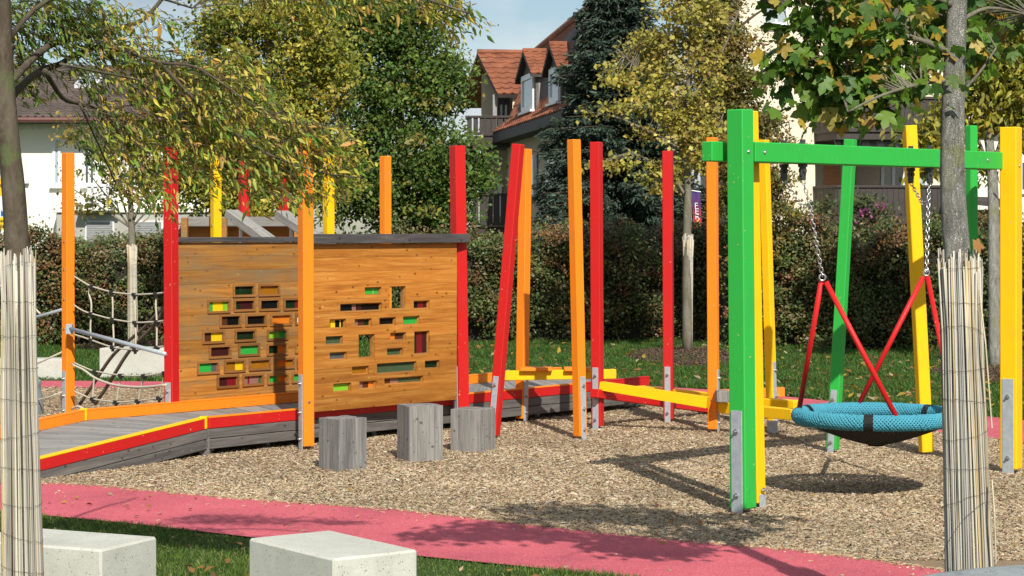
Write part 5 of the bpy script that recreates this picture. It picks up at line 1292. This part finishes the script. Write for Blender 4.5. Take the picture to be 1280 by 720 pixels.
def railing(a, b, z0, z1, parent, mat, pitch=.13, gap=.02, bw=None, nm='balustrade'):
    a, b = Vector((a[0], a[1], 0)), Vector((b[0], b[1], 0)); L = (b - a).length; M = frame(a, b); q = MB(); n_ = int(L / pitch)
    for i in range(n_): q.box(i * L / n_ + gap / 2, (i + 1) * L / n_ - gap / 2, -.012 + rnd.uniform(-.003, .003), .014, z0 + .06, z1 - .03)
    o = q.build(nm, mat, parent, M, local=True); o['kind'] = 'stuff'
    q = MB(); q.cbox(-.03, L + .03, -.05, .06, z1 - .03, z1 + .03, .006); q.cbox(-.03, L + .03, -.02, .05, z0, z0 + .08, .006); o = q.build('rail', mat, parent, M, local=True); o['kind'] = 'stuff'
def pln(A, dirn): return lambda px: (lambda u: A + dirn * u)(rayplane(px, 290, A, dirn)[0])
def zat(p, py): return CAMZ - (py - HZ) * p.y / FOC

# --- red-tiled house in the middle
t = thing('tiled_house', 'beige house with red tiled roof, two dormers and dark wooden balconies', 'house', (1.0, 55, 0))
E0, E1 = P(613, 168, 55.3), P(699, 139.5, 44.8); dv = (E1 - E0); dv.z = 0; dv.normalize(); inn_ = Vector((-dv.y, dv.x, 0)) * 1.0
if inn_.x < 0: inn_ = -inn_
E1 = E0 + (E1 - E0) * 1.04; E1.z = E0.z
wa, wb = E0 + inn_ * .42, E1 + inn_ * .42
K0, K1 = E0 + inn_ * .50 + Vector((0, 0, .36)), E1 + inn_ * .50 + Vector((0, 0, .36))
R0_, R1_ = P(671, 66, 55.3), P(736, 14, 44.8); R1_ = R0_ + (R1_ - R0_) * 1.04; R1_.z = R0_.z
slab('wall', [(wa.x, wa.y, 0), (wb.x, wb.y, 0), (wb.x, wb.y, E0.z + .2), (wa.x, wa.y, E0.z + .2)], inn_, .3, BEIGE, t)
# gable end wall facing the camera and the far gable
def gable(at, nm):
    c_, far = at, at + inn_ * 2.3; q = [(c_.x, c_.y, 0), (far.x, far.y, 0), (far.x, far.y, 5.6), (at.x + inn_.x * .95, at.y + inn_.y * .95, 6.4), (c_.x, c_.y, 4.7)]
    slab(nm, q, dv, .25, BEIGE, t)
gable(wb - dv * .3, 'gable_wall'); gable(wa, 'gable_wall')
lo, hi_ = E0, K0
tiles('roof_tiles', E0, E1, K0, K1, TILE, t, .30, .2, .05); tiles('roof_tiles', K0, K1, R0_, R1_, TILE, t, .30, .36, .05)
slab('roof_deck', [E0, E1, K1, K0], (0, 0, -1), .12, BROWNW, t); slab('roof_deck', [K0, K1, R1_, R0_], (inn_.x, inn_.y, -.4), .10, BROWNW, t)
far_e0, far_e1 = R0_ + inn_ * 1.5 - Vector((0, 0, 1.1)), R1_ + inn_ * 1.5 - Vector((0, 0, 1.1)); slab('roof_deck', [R0_, R1_, far_e1, far_e0], (0, 0, -1), .15, TILE, t)
beam('fascia', BROWNW, E0 + Vector((0, 0, -.06)), E1 + Vector((0, 0, -.06)), .05, .20, t)
slab('soffit', [E0 - Vector((0, 0, .22)), E1 - Vector((0, 0, .22)), wb + Vector((0, 0, -.22 + 0)), wa + Vector((0, 0, -.22))], (0, 0, -1), .04, BROWNW, t)
q = MB(); q.tube([R0_ + Vector((0, 0, .06)), R1_ + Vector((0, 0, .06))], .10, 8); q.build('ridge', TILE, t)
wf = pln(Vector((wa.x, wa.y, 0)) - inn_ * .015, dv)
for (x0, x1, y0, y1) in ((659, 668, 193, 243), (683, 697, 190, 228), (648, 653, 196, 248)):
    p0, p1 = wf(x0), wf(x1); window(p0, p1, zat(p1, y1), zat(p1, y0), t, GLASSB, .09, False)
    slab('shutter', [(p1.x + dv.x * .06 - inn_.x * .03, p1.y + dv.y * .06 - inn_.y * .03, zat(p1, y1)), (p1.x + dv.x * .5 - inn_.x * .03, p1.y + dv.y * .5 - inn_.y * .03, zat(p1, y1)), (p1.x + dv.x * .5 - inn_.x * .03, p1.y + dv.y * .5 - inn_.y * .03, zat(p1, y0)), (p1.x + dv.x * .06 - inn_.x * .03, p1.y + dv.y * .06 - inn_.y * .03, zat(p1, y0))], inn_, .025, SHUT, t)
# dormers: near front corner (px, bottom y, wall top y, apex px, apex y), depth
def dormer(pxc, Yc, yb, yt, wid, apy, depth, cheekx):
    c = P(pxc, yb, Yc); zt_ = zat(c, yt); f = c - dv * wid; ap = zat(c, apy)
    q = MB(); gx = inn_ * depth; v = [c, c + gx, f + gx, f]
    for nm, poly, n_ in (('dormer_cheek', [c, c + gx, c + gx + Vector((0, 0, zt_ - c.z)), c + Vector((0, 0, zt_ - c.z))], -dv),):
        slab(nm, poly, n_, .06, GREYM, t)
    midf = (c + f) / 2; apx = Vector((midf.x, midf.y, ap)); 
    slab('dormer_front', [f, c, Vector((c.x, c.y, zt_)), apx, Vector((f.x, f.y, zt_))], inn_, .08, BROWNW, t)
    ov = inn_ * -.14; e_n0 = Vector((c.x, c.y, zt_)) + ov + dv * .16 - Vector((0, 0, .10)); e_n1 = e_n0 + gx - ov; rr0 = apx + ov + Vector((0, 0, .10)); rr1 = rr0 + gx - ov
    e_f0 = Vector((f.x, f.y, zt_)) + ov - dv * .16 - Vector((0, 0, .10)); e_f1 = e_f0 + gx - ov
    tiles('roof_tiles', e_n0, e_n1, rr0, rr1, TILE, t, .22, .2, .04); tiles('roof_tiles', e_f0, e_f1, rr0, rr1, TILE, t, .3, .25, .04)
    slab('dormer_verge', [e_n0, e_n1, rr1, rr0], (0, 0, -1), .07, BROWNW, t); slab('dormer_verge', [e_f0, e_f1, rr1, rr0], (0, 0, -1), .07, BROWNW, t)
    q = MB(); q.tube([rr0 + Vector((0, 0, .04)), rr1 + Vector((0, 0, .04))], .055, 6); q.build('ridge', TILE, t)
    a_ = f + dv * .28 - inn_ * .015; b_ = c - dv * .16 - inn_ * .015; window(a_, b_, c.z + .10, zt_ - .02, t, GLASSB, .13, False, .04)
dormer(669.5, 50.5, 141, 88, 2.25, 65, 1.5, 0); dormer(702, 46.3, 131, 80, 1.7, 58, 1.6, 0)
# left wing, its tiled slope faces the camera
ra, rb = P(596, 67, 57), P(668, 68, 57); ea, eb = P(622, 118, 55.3), P(664, 118, 55.3)
tiles('roof_tiles', ea, eb, ra, rb, TILE, t, .25, .26, .05); slab('roof_deck', [ea, eb, rb, ra], (0, .3, -1), .09, BROWNW, t)
q = MB(); q.tube([ra + Vector((0, 0, .05)), rb + Vector((0, 0, .05))], .075, 8); q.build('ridge', TILE, t)
rla, rlb = P(574, 130, 59.5), P(640, 130, 59.5); slab('roof_deck', [ra, rb, rlb + Vector((1, 0, 0)), rla], (0, 0, -1), .12, TILE, t)
slab('gable_wall', [P(600, 300, 57), P(652, 300, 57), P(652, 100, 57), P(618, 100, 57), P(602, 92, 57)], (0, 1, 0), .2, BEIGE, t)
slab('wall', [P(637, 300, 55.45), P(655, 300, 55.45), P(655, 118, 55.45), P(641, 118, 55.45)], (0, 1, 0), .25, CREAM, t)
window(P(622, 0, 56.9), P(637, 0, 56.9), zat(P(620, 0, 56.9), 168), zat(P(620, 0, 56.9), 122), t, GLASS, .07, True, .03, BROWNW)
slab('post', [P(616, 118, 55.6), P(621, 118, 55.6), P(621, 170, 55.6), P(616, 170, 55.6)], (0, 1, 0), .15, SHUT, t)
window(P(618, 0, 56.9), P(627, 0, 56.9), zat(P(620, 0, 56.9), 268), zat(P(620, 0, 56.9), 222), t, GLASSB, .07, False)
slab('balcony_slab', [P(583, 170, 54.6), P(645, 170, 54.6), P(645, 184, 54.6), P(583, 184, 54.6)], (0, 1, 0), 2.2, BROWNW, t)
railing(P(583, 0, 54.55), P(645, 0, 54.55), zat(P(0, 0, 54.55), 169), zat(P(0, 0, 54.55), 146), t, BROWNW, .16, .04)
railing(P(590, 0, 54.4), P(634, 0, 54.4), 1.9 + 8 * 54.4 / FOC, zat(P(0, 0, 54.4), 243), t, BROWNW, .16, .03)
slab('balcony_slab', [P(590, 283, 54.5), P(634, 283, 54.5), P(634, 300, 54.5), P(590, 300, 54.5)], (0, 1, 0), 2.2, BROWNW, t)

# --- cream apartment building at the right
t = thing('apartment_building', 'tall cream apartment building with dark brown wooden balconies and striped awning', 'building', (7.5, 50, 0))
fa, fb = P(915, 0, 48), P(1019, 0, 48.6); vwall('wall', fa, fb, 0, 9.5, .3, CREAM, t)
sb = P(1019, 0, 51.2); slab('wall', [(fb.x, fb.y, 0), (fb.x, fb.y + 2.6, 0), (fb.x, fb.y + 2.6, 9.5), (fb.x, fb.y, 9.5)], (-1, 0, 0), .28, CREAM, t)
ra_, rb_ = Vector((fb.x, fb.y + 2.6, 0)), P(1222, 0, 51.6); vwall('wall', ra_, rb_, 0, 9.5, .3, CREAM, t)
slab('wall', [(rb_.x, rb_.y, 0), (rb_.x, rb_.y + 8, 0), (rb_.x, rb_.y + 8, 9.5), (rb_.x, rb_.y, 9.5)], (-1, 0, 0), .28, CREAM, t)
vwall('wall', P(915, 0, 56), P(1222, 0, 60), 0, 9.5, .3, CREAM, t)
slab('wall', [(fa.x, fa.y + .3, 0), (fa.x, fa.y + 8, 0), (fa.x, fa.y + 8, 9.5), (fa.x, fa.y + .3, 9.5)], (1, 0, 0), .28, CREAM, t)
o = slab('roof', [(fa.x - .5, fa.y - .6, 9.5), (rb_.x + .5, rb_.y - 3.4, 9.5), (rb_.x + .5, rb_.y + 8, 9.5), (fa.x - .5, fa.y + 8.5, 9.5)], (0, 0, 1), .4, TILE, t)
ff = pln(Vector((fa.x, fa.y - .02, 0)), (Vector((fb.x, fb.y, 0)) - Vector((fa.x, fa.y, 0))).normalized())
window(ff(954), ff(985), zat(ff(954), 31), zat(ff(954), -26), t, GLASSB, .06, True)
# balconies: plan polygon with a chamfered left corner
def balcony(yt, yb, yf):
    Yf = 47.4; p = [P(1018.5, 0, 48.6), P(1046, 0, Yf), P(1178, 0, Yf + .2)]; z0, z1, zf = zat(p[1], yb), zat(p[1], yt), zat(p[1], yf)
    q = MB(); poly = [(p[0].x + .01, p[0].y), (p[1].x, p[1].y), (p[2].x, p[2].y), (p[2].x, p[2].y + 4.0), (p[0].x + .01, p[0].y + 2.5)]; q.prism(poly, zf, z0); q.build('balcony_slab', BROWNW, t)
    railing((p[0].x, p[0].y - .03), (p[1].x - .02, p[1].y - .03), z0, z1, t, BROWNW, .125, .007); railing((p[1].x + .02, p[1].y - .03), (p[2].x, p[2].y - .03), z0, z1, t, BROWNW, .125, .007)
balcony(122, 165, 174); balcony(233, 280, 292)
gf = pln(Vector((ra_.x, ra_.y - .02, 0)), (Vector((rb_.x, rb_.y, 0)) - ra_).normalized())
for (x0, x1, y0, y1, gm) in ((1101, 1132, 205, 262, GLASS), (1136, 1160, 205, 262, GLASSB), (1085, 1130, 60, 120, GLASS)):
    window(gf(x0), gf(x1), zat(gf(x0), y1), zat(gf(x0), y0), t, gm, .08, True)
a, b = gf(1070), gf(1098); slab('wall_patch', [(a.x, a.y - .03, 2.0), (b.x, b.y - .03, 2.0), (b.x, b.y - .03, 4.6), (a.x, a.y - .03, 4.6)], (0, 1, 0), .03, TAN, t)
a, b = P(1029, 0, 49.0), P(1050, 0, 49.1)
for k in range(7):
    z_ = zat(a, 232) + k * .085; q = MB(); q.cbox(a.x, b.x, a.y, a.y + .03, z_ + .005, z_ + .082, .004); q.build('shutter_board', ORW, t)
# striped awning
def stripes():
    m, n, l, b = newmat('striped_awning'); v = coords(n, l); w = n.new('ShaderNodeTexWave'); w.bands_direction = 'X'; w.inputs['Scale'].default_value = .95; l.new(v, w.inputs['Vector'])
    r = ramp(n, [(.45, (.78, .77, .72)), (.55, (.42, .42, .40))]); l.new(w.outputs['Fac'], r.inputs[0]); l.new(r.outputs[0], b.inputs['Base Color']); b.inputs['Roughness'].default_value = .8; return m
a, b = P(1048, 0, 47.5), P(1180, 0, 47.5); z0, z1 = zat(a, 196), zat(P(0, 0, 48.1), 176)
slab('awning', [(a.x, a.y, z0), (b.x, b.y, z0), (b.x, b.y + .6, z1), (a.x, a.y + .6, z1)], (0, 0, 1), .02, stripes(), t)

# --- white house at far right and a small shed
t = thing('white_house', 'white gabled house seen between the trunk and the yellow post', 'house', (15, 66, 0))
a, b = P(1196, 0, 64), P(1330, 0, 66); L_ = b - a
vwall('wall', a, b, 0, zat(a, 150), .3, WHITE, t); vwall('wall', a + Vector((0, 8, 0)), b + Vector((0, 8, 0)), 0, zat(a, 150), .3, WHITE, t)
slab('gable_wall', [(a.x, a.y, 0), (a.x, a.y + 8.3, 0), (a.x, a.y + 8.3, 5.3), (a.x, a.y + 4, 8), (a.x, a.y, 5.3)], (-1, 0, 0), .25, WHITE, t)
e0, e1 = P(1190, 148, 63.2), P(1340, 148, 65); r0, r1 = P(1200, 66, 68), P(1340, 66, 70)
tiles('roof_tiles', e0, e1, r0, r1, TILEB, t, .34, .42, .05); slab('roof_deck', [e0, e1, r1, r0], (0, .5, -1), .15, plain('red_fascia', (.40, .10, .05), None, 4, .7), t); slab('roof_deck', [r0, r1, r1 + Vector((0, 5, -2.4)), r0 + Vector((0, 5, -2.4))], (0, 0, -1), .15, TILEB, t)
pf = pln(Vector((a.x, a.y - .02, 0)), L_.normalized() if False else (Vector((L_.x, L_.y, 0))).normalized())
window(pf(1262), pf(1290), zat(pf(1262), 240), zat(pf(1262), 200), t, GLASS, .08, True)
t = thing('garden_shed', 'low brown wooden shed with dark roof beside the pale trunk', 'shed', tuple(P(1231, 370, 46)))
a, b = P(1221, 0, 45), P(1262, 0, 45); q = MB()
for k in range(8): 
    q = MB(); x0_ = a.x + (b.x - a.x) * k / 8; q.cbox(x0_ + .004, a.x + (b.x - a.x) * (k + 1) / 8 - .004, a.y, a.y + .05, 0, zat(a, 262), .006); q.build('board', PINED, t)
vwall('wall', (a.x, a.y + 2), (b.x, b.y + 2), 0, zat(a, 262), .1, BROWNW, t)
slab('roof', [(a.x - .2, a.y - .3, zat(a, 256)), (b.x + .2, a.y - .3, zat(a, 262)), (b.x + .2, a.y + 2.3, zat(a, 250)), (a.x - .2, a.y + 2.3, zat(a, 248))], (0, 0, 1), .10, BROWNW, t)

# --- white house at the left
t = thing('white_house', 'white house with brown tiled roof, skylight and balcony behind the left hedge', 'house', (-8, 52, 0))
Yw = 46.0; a, b = P(-60, 0, Yw), P(262, 0, Yw); ze = zat(a, 150)
vwall('wall', a, b, 0, ze, .3, WHITE, t); slab('gable_wall', [(b.x, b.y + .3, 0), (b.x, b.y + 9, 0), (b.x, b.y + 9, ze), (b.x, b.y + 4.5, ze + 2.3), (b.x, b.y + .3, ze)], (-1, 0, 0), .25, WHITE, t)
vwall('wall', (a.x, a.y + 9), (b.x, b.y + 9), 0, ze, .3, WHITE, t)
e0, e1 = P(-70, 147, 45.3), P(270, 147, 45.3); r0, r1 = P(-70, 82, 49.8), P(270, 82, 49.8)
tiles('roof_tiles', e0, e1, r0, r1, TILEB, t, .17, .22, .04); slab('roof_deck', [e0, e1, r1, r0], (0, .4, -1), .14, TILEB, t); slab('roof_deck', [r0, r1, r1 + Vector((0, 5, -2.3)), r0 + Vector((0, 5, -2.3))], (0, 0, -1), .14, TILEB, t)
q = MB(); q.tube([e0 + Vector((0, -.05, -.05)), e1 + Vector((0, -.05, -.05))], .06, 8); q.build('gutter', plain('red_brown_gutter', (.14, .05, .04), None, 4, .5), t)
slab('soffit', [(e0.x, e0.y, ze - .02), (e1.x, e1.y, ze - .02), (e1.x, Yw, ze - .02), (e0.x, Yw, ze - .02)], (0, 0, -1), .05, plain('grey_soffit', (.45, .44, .36), None, 4, .8), t)
q = MB(); z_ = zat(a, 160)
for k in range(90): x_ = a.x + k * .115; q.box(x_, x_ + .06, Yw - .05, Yw - .001, z_ - .035, z_ + .03)
q.build('dentils', WHITEF, t)['kind'] = 'stuff'
n_ = (e1 - e0).cross(r0 - e0).normalized(); n_ = n_ if n_.z > 0 else -n_
for (x0, x1, v0, v1) in ((93, 121, .50, .72),):
    c = [e0.lerp(r0, v0), e0.lerp(r0, v1)]; X0, X1 = P(x0, 0, c[0].y).x, P(x1, 0, c[0].y).x
    A_ = Vector((X0, c[0].y, c[0].z)); B_ = Vector((X1, c[0].y, c[0].z)); C_ = Vector((X1, c[1].y, c[1].z)); D_ = Vector((X0, c[1].y, c[1].z))
    w_ = slab('skylight', [p + n_ * .05 for p in (A_, B_, C_, D_)], n_, .09, WHITEF, t); ctr = (A_ + C_) / 2
    slab('pane', [ctr + (p - ctr) * .8 + n_ * .142 for p in (A_, B_, C_, D_)], n_, .006, GLASSB, w_)
for (x0, x1, y0, y1, g) in ((104, 120, 183, 232, GLASS), (192, 214, 183, 225, GLASS), (66, 76, 171, 232, GLASSB), (30, 33, 200, 226, GLASS)):
    window(P(x0, 0, Yw - .02), P(x1, 0, Yw - .02), zat(a, y1), zat(a, y0), t, g, .06, x1 - x0 > 12)
# grey ground floor bay with shutters
yb = Yw - .5; q = MB(); x0_, x1_ = P(70, 0, yb).x, P(262, 0, yb).x; q.cbox(x0_, x1_, yb, Yw - .01, 0, zat(P(0, 0, yb), 266), .02); q.build('bay', plain('light_grey_render', (.42, .42, .37), None, 2, .9), t)
q = MB(); q.cbox(x0_ - .05, x1_, yb - .06, Yw - .02, zat(P(0, 0, yb), 266) + .003, zat(P(0, 0, yb), 259), .01); q.build('bay_roof', WHITE, t)
for (xa, xb) in ((107, 143), (167, 204)):
    window(P(xa, 0, yb - .01), P(xb, 0, yb - .01), zat(P(0, 0, yb), 330), zat(P(0, 0, yb), 276), t, GLASS, .05, False)
    for k in range(9):
        z_ = zat(P(0, 0, yb), 277) - (k + 1) * .05; q = MB(); X0, X1 = P(xa + 2, 0, yb).x, P(xb - 2, 0, yb).x; q.box(X0, X1, yb - .075 + .004 * (k % 2), yb - .045, z_ + .004, z_ + .048); q.build('shutter_slat', SHUT, t)
railing(P(108, 0, Yw - .9), P(146, 0, Yw - .9), zat(P(0, 0, Yw - .9), 259), zat(P(0, 0, Yw - .9), 232), t, WHITEF, .12, .05)
q = MB(); q.cbox(P(106, 0, Yw).x, P(148, 0, Yw).x, Yw - .95, Yw - .01, zat(a, 264), zat(a, 258.5), .01); q.build('balcony_slab', WHITE, t)

# --- direction signs at the left edge
def text_mesh(name, s, size, mat, parent, M, ext=.003):
    cu = bpy.data.curves.new(name, 'FONT'); cu.body = s; cu.size = size; cu.extrude = ext; cu.align_x = 'CENTER'; cu.align_y = 'CENTER'
    tmp = bpy.data.objects.new(name, cu); COL.objects.link(tmp); dg = bpy.context.evaluated_depsgraph_get(); me = bpy.data.meshes.new_from_object(tmp.evaluated_get(dg)); bpy.data.objects.remove(tmp)
    me.materials.clear(); me.materials.append(mat); o = bpy.data.objects.new(name, me); return put(o, parent, M)
STAND = Matrix.Rotation(R(90), 4, 'X')
YS = 39.5; t = thing('direction_sign', 'stack of yellow and white direction signs behind the trunk at the left edge', 'sign', (P(0, 0, YS).x, YS, 0))
yel = plain('sign_yellow', (.85, .55, .01), None, 4, .4, 0); blk = plain('sign_black', (.02, .02, .02), None, 4, .5, 0); whi = plain('sign_white', (.80, .82, .82), None, 4, .4, 0); blu = plain('sign_blue', (.02, .12, .38), None, 4, .4, 0)
for (y0, y1, mt) in ((222.5, 245, yel), (246.5, 260, whi), (261, 271, whi), (271.8, 287, yel), (288.5, 297, whi)):
    a, b = P(-55, y1, YS), P(7.7, y0, YS); q = MB(); q.cbox(a.x, b.x, YS, YS + .03, a.z, b.z, .004); q.build('panel', mt, t)
a, b = P(1, 270, YS - .006), P(7.2, 262, YS - .006); q = MB(); q.add([(a.x, a.y, a.z), (b.x, a.y, a.z), (b.x, a.y, b.z), (a.x, a.y, b.z)], [(0, 1, 2, 3)]); q.build('arrow_field', blu, t, recalc=False)
q = MB(); m0 = P(1, 262.5, YS - .012); m1 = P(7, 268, YS - .012); m2 = P(7, 262.5, YS - .012); q.add([m0, m1, m2], [(0, 1, 2)]); q.build('arrow', whi, t, recalc=False)
for s_, x, y, sz in (('o', 2.6, 231, .16), ('ler', 2.2, 276, .085), ('lle', 3.2, 283, .105), ('e', 5.0, 240, .08)):
    text_mesh('lettering', s_, sz, blk, t, Matrix.Translation(P(x, y, YS - .008)) @ STAND)
for x in (-48, -2):
    q = MB(); p = P(x, 0, YS + .06); q.tube([(p.x, p.y, 0), (p.x, p.y, zat(p, 215))], .03, 8); q.build('pole', STEEL, t)

# --- banner
YN = 38.6; t = thing('banner', 'narrow red and blue banner with white upright letters beside the young yellow tree', 'banner', (P(871, 0, YN).x, YN, 0))
def bannermat():
    m, n, l, b = newmat('banner_cloth'); v = coords(n, l); sx = n.new('ShaderNodeSeparateXYZ'); l.new(v, sx.inputs[0]); r = ramp(n, [(0, (.55, .02, .02)), (.45, (.38, .02, .05)), (.7, (.10, .02, .12)), (1, (.05, .03, .16))])
    mm = n.new('ShaderNodeMapRange'); mm.inputs[1].default_value = zat(P(0, 0, YN), 292); mm.inputs[2].default_value = zat(P(0, 0, YN), 240); l.new(sx.outputs[2], mm.inputs[0]); l.new(mm.outputs[0], r.inputs[0]); l.new(r.outputs[0], b.inputs['Base Color']); b.inputs['Roughness'].default_value = .7; return m
q = MB(); q.smooth = True; vs = []; fs = []; 
for i in range(13):
    s_ = i / 12; y_ = 240 + 52 * s_
    for j in range(5): p = P(864.6 + 3.0 * s_ + 10.5 * j / 4, y_, YN); vs.append((p.x, p.y + .02 * math.sin(j * 1.3 + i * .5), p.z))
for i in range(12):
    for j in range(4): fs.append((i * 5 + j, i * 5 + j + 1, i * 5 + j + 6, i * 5 + j + 5))
q.add(vs, fs); q.build('cloth', bannermat(), t, recalc=False)
for k, (ch, mt) in enumerate(zip('FERAO', (whi, whi, whi, yel, yel))):
    text_mesh('letter', ch, .155, mt, t, Matrix.Translation(P(870.2 + k * .75, 257.5 + k * 6.9, YN - .045)) @ STAND)
q = MB(); q.tube([P(863.5, 300, YN), P(863.5, 237, YN)], .018, 6); p = P(863.5, 420, YN); q.tube([(p.x, p.y, 0), P(863.5, 299, YN)], .02, 6); q.build('pole', WHITEF, t); 
q = MB(); q.tube([P(863.5, 238, YN), P(876, 240, YN)], .012, 6); q.build('cross_bar', WHITEF, t)
